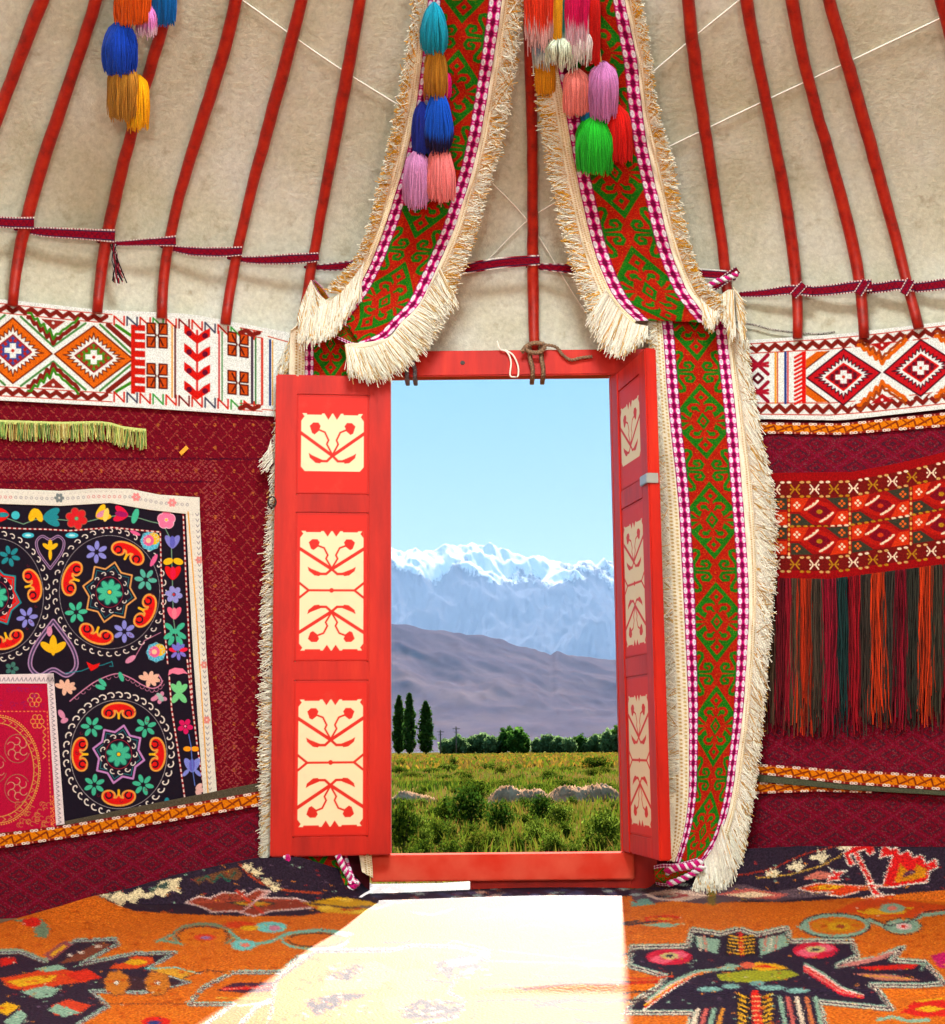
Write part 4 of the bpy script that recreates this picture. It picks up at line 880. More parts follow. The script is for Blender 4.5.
def strip3(name, L, R, off, cv, width, mat, parent, n=None, nu=None, per=None, v0=0., bow=0., th=.003, res=1., offR=None):
    """cloth between the pixel lines L and R (paired points), hung at off inside the shell"""
    L = smooth_poly(np.array(L, float), 60); R = smooth_poly(np.array(R, float), 60)
    off = np.interp(np.linspace(0, 1, 60), np.linspace(0, 1, len(off)), off) if np.ndim(off) else np.full(60, off)
    offR = off if offR is None else np.interp(np.linspace(0, 1, 60), np.linspace(0, 1, len(offR)), offR)
    A = surf(L[:, 0], L[:, 1], off); B = surf(R[:, 0], R[:, 1], offR); Cc = (A + B) / 2
    s = np.r_[0, np.cumsum(np.linalg.norm(np.diff(Cc, axis=0), axis=1))]
    n = n or int(s[-1] / .0016 * res); nu = nu or 90; t = np.linspace(0, s[-1], n); ip = lambda Q: np.stack([np.interp(t, s, Q[:, i]) for i in range(3)], 1)
    A = ip(A); B = ip(B); u = np.linspace(0, 1, nu); W = A[:, None] * (1 - u)[None, :, None] + B[:, None] * u[None, :, None]
    nrm = np.cross(B - A, np.gradient(A, axis=0)); nrm /= np.linalg.norm(nrm, axis=1)[:, None] + 1e-9
    if bow: W = W + nrm[:, None] * (bow * np.sin(u * math.pi)[None, :, None])
    W = W + nrm[:, None] * (.0025 * np.sin(t[:, None] * 21 + u[None] * 5) + .0015 * np.sin(t[:, None] * 53 - u[None] * 9))[..., None]
    wm = np.linalg.norm(B - A, axis=1).mean() if width is None else width
    vv = (v0 + t / wm * (cv.w - 1) / cv.k); c = cv.get((u[None] * (cv.w - 1) / cv.k) + 0 * vv[:, None], (vv[:, None] + 0 * u[None]) % (per or PER))
    o = mk(name, W, gridfaces(n, nu), mat, parent, cols=c); solid(o, th); return o
def fringe(name, root, tip, offr, offt, n, parent, cl=(255, 250, 228), alt=(226, 180, 100), pa=.2, rad=.0016, curl=1., spread=1.5, K_=7, sag=0., jit=.1):
    root = smooth_poly(np.array(root, float), 200); tip = smooth_poly(np.array(tip, float), 200)
    ofr = np.interp(np.linspace(0, 1, 200), np.linspace(0, 1, len(offr)), offr) if np.ndim(offr) else np.full(200, offr)
    oft = np.interp(np.linspace(0, 1, 200), np.linspace(0, 1, len(offt)), offt) if np.ndim(offt) else np.full(200, offt)
    i = rng.uniform(0, 198.9, n); j = np.clip(i + rng.normal(0, 2.5, n), 0, 198.9)
    g = lambda A, k: A[k.astype(int)] * (1 - (k % 1))[:, None] + A[k.astype(int) + 1] * (k % 1)[:, None]
    g1 = lambda A, k: A[k.astype(int)] * (1 - (k % 1)) + A[k.astype(int) + 1] * (k % 1)
    a = g(root, i); b = g(tip, j); b = a + (b - a) * (1 + rng.normal(0, jit, n))[:, None]; t = np.linspace(0, 1, K_)
    P = a[:, None] * (1 - t)[None, :, None] + b[:, None] * t[None, :, None]
    P[..., 1] += sag * np.sin(t * math.pi)[None]; ph = rng.random(n) * 6.28
    P[..., 0] += curl * np.sin(t[None] * 5 + ph[:, None]) * t[None]; P[..., 1] += curl * .7 * np.cos(t[None] * 6 + ph[:, None] * 2) * t[None]
    P[:, :, :] += (rng.normal(0, spread, (n, 2)))[:, None] * (t ** 2)[None, :, None]
    o = g1(ofr, i)[:, None] * (1 - t)[None] + (g1(oft, j) + rng.uniform(-.008, .016, n))[:, None] * t[None]
    C = surf(P[..., 0], P[..., 1], o)
    cc = np.where((rng.random(n) < pa)[:, None], np.array(alt), np.array(cl)) * rng.uniform(.86, 1.06, n)[:, None]
    V, Fc, c_ = strands(C, np.linspace(rad, rad * .75, K_), s2l(np.clip(cc, 0, 255))); return mk(name, V, Fc, M_frg, parent, cols=c_)
RO = .15
lr = empty('fringed_ribbon', surf(np.array(330.), np.array(870.), .1)); tag(lr, 'red and green fringed ribbon draped left and hanging behind the left door leaf', 'ribbon')
L = [(434, -60), (428, 0), (417, 100), (405, 160), (393, 200), (385, 225), (372, 260), (360, 284), (352, 298), (346, 308), (342, 316)]
R = [(506, -60), (502, 0), (486, 105), (474, 165), (462, 205), (454, 230), (438, 266), (420, 303), (402, 322), (385, 339), (362, 347)]
offs = [.16, .16, .16, .15, .14, .14, .14, .14, .15, .15, .15]
strip3('woven_strip', L, R, offs, rc, None, M_tex, lr, bow=.012, v0=20)
# the turned under end, its dark back showing
strip3('turned_back', [(340, 318), (346, 322), (352, 326), (362, 330), (384, 338)], [(337, 339), (346, 343), (354, 346), (364, 347), (386, 341)], .13, rc, None, M_tex, lr, v0=60, bow=-.01)
off2 = lambda P, d: (np.array(P, float) + d).tolist()
Lo = [(421, -60), (415, 0), (400, 100), (387, 160), (377, 200), (371, 225), (358, 258), (344, 276), (330, 291), (318, 292), (303, 300)]
mid = lambda A, B, f: (np.array(A, float) * (1 - f) + np.array(B, float) * f).tolist()
strip3('cream_tape', mid(L, Lo, .62), L, .152, tape, None, M_frg, lr, nu=14, per=30., res=.6)
fringe('fringe', mid(L, Lo, .45)[:9], mid(L, Lo, 1.05)[:9], .158, .165, 1900, lr, alt=(232, 168, 36), pa=.42, curl=1.2)
Ro = [(524, -60), (523, 0), (508, 105), (494, 165), (481, 205), (475, 230), (463, 266), (447, 306), (428, 336), (402, 362), (352, 376)]
Rb = R[:-1] + [(345, 344)]
strip3('cream_tape', Rb, mid(Rb, Ro, .42), .152, tape, None, M_frg, lr, nu=14, per=30., res=.6)
fringe('fringe', mid(Rb, Ro, .3), mid(Rb, Ro, 1.02), .158, .165, 2600, lr, alt=(220, 160, 60), pa=.34, curl=1.3)
fringe('fringe', [(440, 268), (420, 306), (402, 325), (385, 342), (362, 348), (345, 345)], [(455, 300), (440, 320), (425, 345), (403, 366), (375, 378), (349, 372)], .168, .175, 1300, lr, alt=(214, 176, 110), pa=.2, curl=1.)
# fringe curtain hanging from the tied fold at the left
fringe('fringe', [(311, 281), (316, 290), (322, 297), (329, 301), (336, 296), (344, 287), (354, 276), (364, 262)], [(300, 334), (308, 336), (316, 336), (322, 335), (331, 332), (338, 324), (346, 314), (358, 296)], .16, .165, 1900, lr, pa=.12, curl=.9, rad=.0018)
fringe('fringe', [(311, 280), (306, 292), (301, 304), (297, 318)], [(318, 300), (312, 318), (308, 332), (302, 336)], .155, .16, 420, lr, pa=.25, curl=.9)
strip3('turned_back', [(312, 280), (318, 292), (324, 302)], [(314, 280), (324, 289), (330, 299)], .12, rc, None, M_tex, lr)
# lower vertical length behind the leaf
L = [(305, 322), (305, 345), (303, 460), (299, 600), (296, 720), (290, 800), (286, 846), (292, 868), (310, 884)]; R = [(353, 322), (356, 345), (356, 460), (354, 600), (352, 720), (350, 800), (347, 848), (352, 870), (357, 884)]
vo = [.085, .07, .045, .045, .045, .05, .06, .10, .14]
strip3('woven_strip', L, R, vo, rc, None, M_tex, lr, v0=30, bow=.006)
strip3('cream_tape', [(291, 330), (290, 345), (286, 460), (282, 600), (280, 720), (276, 800), (272, 846)], L[:7], vo[:7], tape, None, M_frg, lr, nu=20, per=30., res=.6)
fringe('fringe', [(286, 345), (284, 460), (281, 600), (278, 720), (275, 800), (274, 852)], [(281, 360), (272, 470), (263.5, 606), (261, 724), (261.5, 806), (262, 862)], .05, .05, 1900, lr, pa=.15, curl=.8)
fringe('fringe', [(300, 318), (296, 330), (292, 345), (289, 372)], [(293, 334), (291, 344), (287, 358), (284, 372)], .05, .05, 420, lr, pa=.35, curl=.8)
fringe('fringe', [(271, 440), (272, 452), (273, 462)], [(268, 456), (262, 462), (264, 474)], .075, .08, 60, lr, pa=0, curl=1.2)
strip3('cream_tape', [(357, 846), (360, 860), (362, 872)], [(370, 846), (372, 860), (373, 878)], .09, tape, None, M_frg, lr, nu=14, per=30.)
# hem cord twisted magenta and white under the leaf
def twisted(P, off, rad, mats, par, turns, nm='hem_cord'):
    P = smooth_poly(np.array(P, float), 60); W = resample(surf(P[:, 0], P[:, 1], np.full(60, off)), 120); T = np.gradient(W, axis=0); T /= np.linalg.norm(T, axis=1)[:, None]; A = np.cross(T, [0, 1, .1]); A /= np.linalg.norm(A, axis=1)[:, None]; B = np.cross(T, A)
    for k, m in enumerate(mats):
        ph = np.linspace(0, turns * 6.283, 120) + k * 6.283 / len(mats); V, Fc = tube(W + rad * .6 * (np.cos(ph)[:, None] * A + np.sin(ph)[:, None] * B), rad * .7, 6); o = mk(nm, V, Fc, m, par)
M_mag = yarn('magenta_yarn', (206, 0, 116)); M_wht = yarn('white_yarn', (240, 236, 240))
twisted([(286, 856), (292, 868), (303, 880), (318, 889), (335, 891), (350, 888), (358, 882)], .13, .009, (M_mag, M_wht, M_mag), lr, 9)
twisted([(338, 856), (345, 870), (353, 882)], .125, .008, (M_mag, M_wht), lr, 5)

rr = empty('fringed_ribbon', surf(np.array(700.), np.array(885.), .1)); tag(rr, 'red and green fringed ribbon hanging in full view right of the doorway', 'ribbon')
L = [(551, -60), (554, 0), (557, 60), (564, 100), (572, 150), (582, 200), (594, 250), (609, 288), (621, 306), (636, 321)]
R = [(618, -60), (625, 0), (637, 60), (641, 100), (648, 150), (659, 200), (671, 250), (686, 288), (698, 306), (711, 323)]
offs = [.16] * 6 + [.15, .15, .15, .14]
strip3('woven_strip', L, R, offs, rc, None, M_tex, rr, bow=.012, v0=72)
Lo = [(530, -60), (534, 0), (537, 60), (539, 100), (547, 150), (557, 200), (569, 250), (583, 292), (596, 322), (618, 350)]
strip3('cream_tape', mid(L, Lo, .5), L, .152, tape, None, M_frg, rr, nu=14, per=30., res=.6)
fringe('fringe', mid(L, Lo, .4), mid(L, Lo, 1.02), .158, .165, 2300, rr, alt=(232, 168, 36), pa=.36, curl=1.2)
fringe('fringe', [(606, 290), (618, 308), (632, 322), (648, 326)], [(590, 318), (604, 342), (622, 352), (646, 338)], .165, .17, 1000, rr, pa=.12, curl=1., rad=.0018)
Ro = [(630, -60), (640, 0), (650, 60), (654, 100), (668, 150), (678, 200), (690, 250), (704, 285), (718, 300), (722, 312)]
strip3('cream_tape', R, mid(R, Ro, .6), .152, tape, None, M_frg, rr, nu=14, per=30., res=.6)
fringe('fringe', mid(R, Ro, .4), mid(R, Ro, 1.02), .158, .165, 2000, rr, alt=(232, 168, 36), pa=.36, curl=1.2)
# gathered fringe where the ribbon is tied to the pole
fringe('fringe', [(700, 294), (706, 300), (712, 302), (720, 296), (728, 290), (734, 290)], [(706, 322), (709, 325), (712, 325), (720, 316), (727, 322), (733, 336)], .155, .16, 900, rr, pa=.3, curl=1., rad=.0017)
fringe('fringe', [(733, 287), (735, 294), (736, 302), (737, 315)], [(741, 300), (742, 312), (743, 325), (743, 345)], .13, .12, 500, rr, pa=.35, curl=1.)
twisted([(700, 290), (708, 286), (718, 281), (728, 278), (737, 274)], .11, .008, (M_wht, M_mag), rr, 5, 'tie_cord')
L = [(661, 318), (663, 335), (669, 415), (678, 500), (683.5, 600), (688, 700), (689, 760), (688, 800), (683, 835), (675, 862)]
R = [(726, 318), (727, 335), (736, 415), (743, 500), (749, 600), (744, 700), (737, 760), (731, 800), (719, 838), (702, 864)]
vo = [.09, .085, .08, .08, .085, .09, .10, .11, .13, .16]
strip3('woven_strip', L, R, vo, rc, None, M_tex, rr, v0=52, bow=.012)
Lt = [(650, 318), (650, 335), (652, 415), (655, 500), (659, 600), (663, 700), (667, 760), (669, 800), (669, 838), (668, 860)]
strip3('cream_tape', Lt, L, vo, tape, None, M_frg, rr, nu=24, per=30., res=.6)
fringe('fringe', mid(Lt, L, .55), mid(Lt, L, -.02), .10, .10, 2200, rr, pa=.12, curl=.5, spread=.8)
Rt = [(741, 318), (743, 335), (757, 415), (772, 500), (771, 600), (762, 700), (755, 760), (749, 800), (742, 842), (732, 886)]
strip3('cream_tape', R, mid(R, Rt, .45), vo, tape, None, M_frg, rr, nu=20, per=30., res=.6)
tp = [(744, 340), (746, 352), (760, 440), (773, 512), (771, 610), (762, 712), (755, 772), (748, 816), (738, 862), (715, 888)]
fringe('fringe', mid(R, Rt, .35), tp, [.1] * 7 + [.12, .14, .17], [.1] * 7 + [.12, .15, .2], 5200, rr, pa=.16, curl=1.1, rad=.0017, alt=(206, 160, 80))
fringe('fringe', [(722, 824), (716, 842), (708, 858), (700, 866)], [(734, 868), (724, 884), (710, 889), (695, 888)], .17, .2, 900, rr, pa=.08, curl=1.4, rad=.0018)
# rolled end of the ribbon on the carpet
strip3('rolled_end', [(654, 866), (662, 864), (672, 864), (684, 862), (698, 858)], [(656, 884), (664, 886), (674, 884), (686, 878), (700, 872)], .17, rc, None, M_tex, rr, v0=10, bow=.03)
twisted([(666, 872), (676, 868), (690, 866), (702, 862)], .2, .009, (M_mag, M_wht, M_mag), rr, 5); twisted([(668, 884), (680, 880), (692, 874), (704, 866)], .205, .008, (M_mag, M_wht), rr, 5)

# ================================================================== TASSELS
ymat = {}
def tassel(parent, cx, top, bot, w, off, c, tipc=None, wt=.32, n=260, lab=None, bulge=.5, lean=0., depth=.8, fray=.05):
    """soft bell of yarn strands"""
    C = []; cc = []; Pc = surf(np.array([cx, cx + lean, cx + 1.]), np.array([float(top), float(bot), float(top)]), np.full(3, off)); pw = np.linalg.norm(Pc[2] - Pc[0]); A, B = Pc[0], Pc[1]
    dn = B - A; Lh = np.linalg.norm(dn); dn /= Lh; rx = np.array([1., 0, 0]); ry = np.cross(rx, dn); ry /= np.linalg.norm(ry); R = w / 2 * pw; K_ = 8; t = np.linspace(0, 1, K_)
    prof = wt + (1 - wt) * np.sin(np.clip(t / max(bulge, .05), 0, 1) * math.pi / 2) ** .8; prof = prof * (1 - .10 * np.clip((t - bulge) / (1 - bulge + 1e-6), 0, 1))
    a = rng.random(n) * 2 * math.pi; rr_ = np.sqrt(rng.random(n)) * .25 + .75; rr_[: n // 4] = rng.random(n // 4) * .75; le = 1 + rng.normal(0, fray, n); wob = rng.normal(0, .06, (n, 2))
    tt = t[None] * le[:, None] * .94
    X = (np.cos(a) * rr_)[:, None] * prof[None] + wob[:, :1] * t[None] + .03 * np.sin(t[None] * 9 + a[:, None] * 5); Y = (np.sin(a) * rr_)[:, None] * prof[None] * depth + wob[:, 1:] * t[None]
    C = A[None, None] + dn[None, None] * (tt * Lh)[..., None] + rx * (X * R)[..., None] + ry * (Y * R)[..., None]
    C[:, 0] = A + (C[:, 0] - A) * .45 - dn * Lh * .02
    cl = (np.array(c) * 1.08 + 6) * rng.uniform(.82, 1.08, n)[:, None]
    V, Fc, _ = strands(C, np.r_[.0011, np.full(K_ - 2, .0019), .0014]); col_ = np.repeat(cl, K_, 0).reshape(n, K_, 3)
    if tipc is not None: col_[:, -2:] = np.array(tipc) * rng.uniform(.8, 1.1, (n, 1, 1))
    colv = s2l(np.clip(np.repeat(col_.reshape(-1, 3), 3, 0), 0, 255)); o = mk('tassel', V, Fc, M_frg, parent, cols=colv)
    if lab: o['label'] = lab
    return o
def string(P, off, par, rad=.003, mat=None):
    P = smooth_poly(np.array(P, float), 20); V, Fc = tube(surf(P[:, 0], P[:, 1], np.full(20, off)), rad, 6); return mk('cord', V, Fc, mat or M_wcord, par)
t1 = empty('tassel_string', surf(np.array(130.), np.array(120.), .17)); tag(t1, 'string of orange, blue, pink and golden wool tassels hanging at the upper left', 'tassels')
string([(140, -120), (138, -40), (134, 20), (130, 60)], .19, t1); string([(155, -120), (158, -30), (155, 0)], .19, t1)
tassel(t1, 133, -34, 20, 38, .21, (232, 92, 12), wt=.5, n=520, lab='large orange tassel', bulge=.4)
tassel(t1, 163, -38, 22, 27, .19, (10, 100, 178), wt=.5, n=420, lab='bright blue tassel', bulge=.6)
tassel(t1, 147, 4, 32, 22, .2, (214, 130, 200), tipc=(246, 214, 240), wt=.4, n=260, lab='pink tassel', fray=.1)
tassel(t1, 120, 21, 70, 36, .21, (16, 66, 190), wt=.28, n=520, lab='deep blue tassel', bulge=.6)
tassel(t1, 123, 64, 116, 31, .21, (178, 124, 40), wt=.62, n=520, lab='tan tassel', bulge=.4); tassel(t1, 138, 76, 125, 24, .19, (244, 168, 10), wt=.4, n=380, lab='golden yellow tassel', bulge=.5, fray=.08)
t2 = empty('tassel_string', surf(np.array(430.), np.array(200.), .2)); tag(t2, 'string of teal, tan, blue, lilac and pink tassels hanging over the left ribbon', 'tassels')
string([(434, -100), (434, 0), (434, 50), (434, 95), (428, 150)], .2, t2)
tassel(t2, 434, 3, 49, 27, .21, (10, 140, 168), wt=.2, n=420, lab='teal tassel', bulge=.75); tassel(t2, 436, 46, 92, 24, .205, (176, 118, 30), wt=.3, n=320, lab='tan tassel', bulge=.75, fray=.1); tassel(t2, 446, 72, 97, 10, .19, (206, 0, 110), n=90, lab='small magenta tassel')
tassel(t2, 422, 103, 152, 20, .195, (20, 36, 130), wt=.4, n=300, lab='navy tassel', bulge=.6); tassel(t2, 438, 90, 148, 30, .215, (10, 76, 190), tipc=(30, 20, 70), wt=.2, n=420, lab='blue tassel with dark ends', bulge=.8)
tassel(t2, 417, 152, 204, 26, .205, (196, 130, 180), wt=.6, n=420, lab='lilac tassel', bulge=.6, lean=-1, fray=.06); tassel(t2, 440, 147, 198, 29, .215, (232, 122, 122), wt=.5, n=460, lab='salmon pink tassel', bulge=.7, lean=1, fray=.06)
t3 = empty('tassel_string', surf(np.array(600.), np.array(168.), .2)); tag(t3, 'string with pink, lilac, green and red tassels hanging over the right ribbon', 'tassels')
string([(594, -100), (594, -20), (597, 30), (602, 72)], .2, t3, .0035, M_tex if 0 else yarn('yellow_cord', (214, 180, 60)))
tassel(t3, 576, 70, 112, 26, .215, (232, 124, 116), wt=.6, n=420, lab='salmon pink tassel', bulge=.4); tassel(t3, 603, 63, 115, 31, .205, (196, 120, 180), wt=.45, n=480, lab='lilac tassel', bulge=.5, fray=.07); tassel(t3, 586, 106, 120, 12, .2, (20, 100, 150), n=80, lab='small blue tassel')
tassel(t3, 617, 106, 159, 28, .19, (206, 16, 8), wt=.4, n=420, lab='red tassel', bulge=.5, lean=3); tassel(t3, 595, 115, 168, 40, .21, (30, 176, 36), wt=.3, n=620, lab='bright green tassel', bulge=.55, fray=.06)
t4 = empty('tassel_bunch', surf(np.array(560.), np.array(60.), .2)); tag(t4, 'bunch of orange, yellow, teal and magenta frayed tassels before the central pole', 'tassels')
string([(555, -100), (555, -30)], .22, t4)
tassel(t4, 538, -30, 36, 30, .23, (226, 52, 22), tipc=(236, 190, 190), wt=.6, n=520, lab='orange red tassel with frayed ends', bulge=.4, fray=.12, lean=2); tassel(t4, 557, -30, 44, 15, .22, (226, 160, 24), wt=.6, n=240, lab='yellow tassel', bulge=.4); tassel(t4, 564, -20, 50, 12, .215, (30, 130, 120), tipc=(190, 200, 190), wt=.6, n=160, lab='teal tassel', bulge=.4)
tassel(t4, 577, -30, 40, 26, .23, (220, 10, 90), tipc=(240, 200, 220), wt=.6, n=460, lab='magenta tassel with frayed ends', bulge=.4, fray=.1); tassel(t4, 592, -10, 62, 18, .2, (206, 16, 8), wt=.6, n=260, lab='red tassel', bulge=.4)
tassel(t4, 540, 22, 61, 16, .225, (130, 150, 170), tipc=(206, 214, 206), wt=.5, n=160, lab='grey blue frayed tassel', fray=.15); tassel(t4, 560, 36, 60, 34, .22, (196, 206, 180), tipc=(214, 222, 206), wt=.6, n=260, lab='pale frayed tassel', fray=.2); tassel(t4, 580, 30, 56, 26, .225, (226, 214, 214), tipc=(232, 232, 222), wt=.6, n=240, lab='white frayed tassel', fray=.2)
tassel(t4, 545, 56, 92, 20, .18, (206, 136, 16), wt=.8, n=300, lab='ochre tassel', bulge=.3)
# ================================================================== CARPET
c = Canvas(-220, 838, 1170, 1110, 2.2, (206, 98, 18))
OR = (206, 98, 18); NV = (44, 30, 46); MT = (134, 166, 140); WC = (226, 200, 170); RE = (208, 30, 20); YE = (222, 160, 20); PK = (222, 120, 100); LB = (110, 190, 180); CM = (200, 20, 70)
# fine wool mottling, part of the dye
c.a[:] += rng.normal(0, 10, c.a.shape[:2])[..., None] + (rng.random(c.a.shape[:2]) < .06)[..., None] * np.array([20, 30, 10])
def P_(pts): return [tuple(p) for p in pts]
# dark border band along the wall (left and right), pixel frame
ctop = [(-220, 960), (0, 923), (60, 906), (89, 897), (130, 888), (178, 874), (254, 858), (300, 857), (350, 872), (372, 884), (440, 883), (490, 880), (632, 879), (652, 870), (690, 858), (740, 849), (800, 846), (945, 847), (1170, 860)]
bl = [(88, 890), (110, 902), (135, 911), (180, 914), (235, 916), (300, 916), (372, 906), (450, 899), (632, 896), (700, 902), (790, 902), (870, 897), (945, 890), (1170, 900)]
c.poly([(88, 820), (1170, 820)] + bl[::-1], NV)
ZL_ = dict(ox=0, oy=840, sc=2.3625); ZM_ = dict(ox=0, oy=880, sc=2.953); ZR_ = dict(ox=600, oy=830, sc=2.739); ZC_ = dict(ox=280, oy=840, sc=2.487); ZW_ = dict(ox=750, oy=740, sc=4.846)
c.tf(**ZL_)
c.poly([(232, 130), (262, 126), (255, 140), (282, 118), (300, 130), (330, 112), (345, 128), (380, 98), (430, 88), (420, 106), (430, 128), (405, 118), (385, 136), (370, 128), (350, 140), (330, 134), (318, 152), (300, 142), (286, 158), (276, 150)], (226, 206, 160)); c.poly([(350, 116), (400, 96), (396, 116), (372, 112), (360, 128)], (60, 80, 70))
c.poly([(455, 92), (560, 64), (575, 80), (560, 96), (520, 88), (500, 104), (485, 92), (470, 108)], (110, 66, 40)); c.stroke([(470, 96), (490, 84), (505, 100), (520, 80), (540, 98), (556, 74)], 4, (30, 90, 70))
c.stroke([(565, 56), (590, 84), (620, 104), (680, 120), (760, 126)], 5, (170, 60, 30)); 
for x, y in ((585, 62), (606, 74), (632, 96), (650, 110)): c.poly([(x - 14, y), (x - 4, y - 8), (x, y - 2), (x + 10, y - 10), (x + 8, y + 2), (x + 20, y + 6), (x + 4, y + 8), (x + 2, y + 16), (x - 6, y + 8)], (226, 206, 160))
def star(P, fill, edge, ew=4): c.poly(P, fill); c.stroke(P, ew, edge, True)
star([(440, 148), (470, 132), (495, 138), (525, 124), (560, 126), (578, 118), (578, 132), (610, 116), (640, 122), (620, 136), (700, 138), (760, 158), (690, 164), (640, 168), (600, 180), (560, 168), (500, 170), (480, 160)], (150, 60, 40), (214, 180, 170))
star([(540, 148), (600, 142), (650, 150), (600, 160)], (206, 150, 40), (60, 50, 50), 3); c.stroke([(560, 120), (620, 172)], 6, (200, 60, 40)); c.stroke([(630, 122), (570, 172)], 6, (214, 160, 150))
c.poly([(720, 150), (800, 134), (880, 146), (910, 162), (850, 176), (760, 170)], (214, 160, 30)); c.stroke([(730, 150), (820, 160), (900, 156)], 4, (90, 60, 50))
for x, y in ((820, 142), (850, 168), (770, 160)): c.ell(x, y, 16, 5, (236, 190, 60))
# creeping flower stems, left
c.stroke(arc(480, 226, 70, 150, 400, 30, 28), 7, (120, 130, 100)); c.stroke(arc(480, 226, 60, 150, 400, 30, 22), 3, (60, 50, 50)); c.poly(arc(478, 228, 56, 0, 360, 20, 20).tolist(), (214, 110, 20)); c.ell(484, 230, 26, 8, (214, 60, 30)); c.ell(486, 231, 12, 4, (150, 110, 150))
c.stroke([(370, 240), (410, 222), (380, 236), (430, 246)], 6, (120, 150, 120)); c.stroke([(540, 214), (560, 232), (590, 248), (640, 240), (680, 220), (760, 212), (830, 222)], 7, (110, 170, 150)); 
c.ell(575, 248, 30, 13, LB); c.ell(580, 248, 11, 5, PK); c.ell(640, 206, 38, 13, LB); c.ell(648, 208, 14, 6, (200, 120, 140)); c.ell(565, 200, 40, 8, (206, 60, 20)); c.ell(590, 208, 22, 6, YE)
c.stroke(arc(745, 236, 78, 10, 350, 30, 22), 6, (120, 170, 150)); c.stroke(arc(745, 236, 66, 10, 350, 30, 16), 3, (70, 50, 40))
c.poly([(80, 200), (30, 190), (70, 184), (100, 186), (120, 210), (110, 232), (80, 228)], (110, 130, 100)); c.ell(75, 194, 22, 12, RE)
# left medallion
c.tf(**ZM_)
def framed(P, f1=MT, f2=WC, f3=NV, w=(15, 9, 3.6), inner=NV):
    c.poly(P, inner); c.stroke(P, w[0], f1, True); c.stroke(P, w[1], f2, True); c.stroke(P, w[2], f3, True); c.stroke([(p[0], p[1] + w[0] * .5) for p in P], 2, (110, 60, 60), True)
framed([(-40, 215), (60, 212), (130, 240), (225, 178), (340, 174), (348, 190), (240, 248), (400, 216), (518, 214), (440, 262), (560, 300), (420, 332), (270, 328), (320, 372), (240, 420), (200, 450), (-60, 450)], MT, (190, 190, 180), NV, (12, 6, 2.5))
c.poly([(128, 222), (190, 178), (215, 190), (150, 238)], (150, 70, 70)); c.poly([(145, 220), (188, 190), (198, 196), (156, 226)], (214, 150, 30)); c.poly([(235, 212), (290, 186), (330, 190), (250, 236), (170, 248)], (120, 60, 40))
for x, y in ((205, 222), (240, 214), (290, 196)): c.ell(x, y, 8, 5, (210, 190, 170))
c.poly([(320, 262), (352, 240), (400, 224), (450, 228), (455, 246), (400, 262)], (214, 70, 20)); c.ell(400, 242, 34, 9, YE); c.poly([(330, 236), (360, 228), (390, 232), (350, 250)], (60, 40, 60))
c.poly([(285, 300), (340, 284), (400, 284), (450, 296), (540, 302), (460, 326), (340, 326)], (60, 34, 40)); 
for x in (345, 465): c.flower(x, 304, 38, 8, (196, 110, 30), .2, (230, 220, 200), (110, 60, 40))
for P, cl in (([(0, 290), (60, 280), (120, 266), (180, 262), (250, 276), (260, 300), (180, 310), (100, 330), (30, 320)], (206, 60, 20)), ([(20, 300), (100, 284), (170, 280), (150, 300), (60, 316)], YE), ([(60, 330), (130, 312), (180, 320), (150, 346), (110, 350)], MT), ([(100, 262), (170, 250), (200, 262), (140, 272)], MT), ([(190, 276), (260, 262), (300, 290), (230, 300)], (206, 40, 20)), ([(150, 372), (200, 352), (270, 370), (230, 398), (160, 400)], (206, 60, 30)), ([(140, 384), (170, 366), (240, 392), (190, 404)], MT), ([(0, 232), (40, 226), (50, 244), (0, 256)], RE), ([(-20, 380), (20, 360), (60, 372), (20, 400)], YE), ([(10, 420), (60, 380), (80, 400), (50, 440)], MT)): c.poly(P, cl)
for y, cl in ((206, (140, 150, 120)),): c.stroke([(-20, 206), (60, 205), (100, 220), (140, 240)], 6, cl)
c.poly([(440, 262), (520, 262), (600, 284), (560, 300)], (214, 150, 40)); c.stroke([(430, 262), (520, 258), (610, 282), (660, 300), (590, 306)], 4, LB); c.poly([(545, 290), (610, 268), (660, 274), (686, 300), (600, 310)], OR); c.stroke([(540, 290), (610, 266), (660, 272), (690, 300)], 3, NV)
framed([(600, 318), (690, 272), (830, 272), (880, 228), (1010, 216), (1010, 250), (900, 292), (860, 330), (760, 372), (700, 440), (560, 460), (690, 366), (560, 366)], (100, 180, 170), WC, NV, (13, 8, 3), OR)
c.poly([(640, 326), (690, 304), (890, 300), (880, 322), (720, 334)], (70, 30, 50)); c.stroke([(660, 322), (880, 312)], 9, RE); c.stroke([(660, 322), (880, 312)], 3, (240, 140, 120), dash=(12, 6)); c.poly([(880, 262), (910, 226), (1000, 218), (1000, 240), (930, 268)], (60, 30, 46)); c.ell(935, 248, 48, 18, CM); c.ell(920, 258, 22, 8, (226, 120, 130))
c.stroke([(640, 348), (780, 350), (880, 330)], 5, (214, 150, 50)); c.stroke([(700, 372), (800, 360), (880, 332)], 4, LB)
c.ell(460, 418, 44, 14, RE); c.ell(455, 422, 20, 7, (40, 50, 110)); c.stroke([(300, 366), (680, 366)], 2.4, (110, 50, 30))
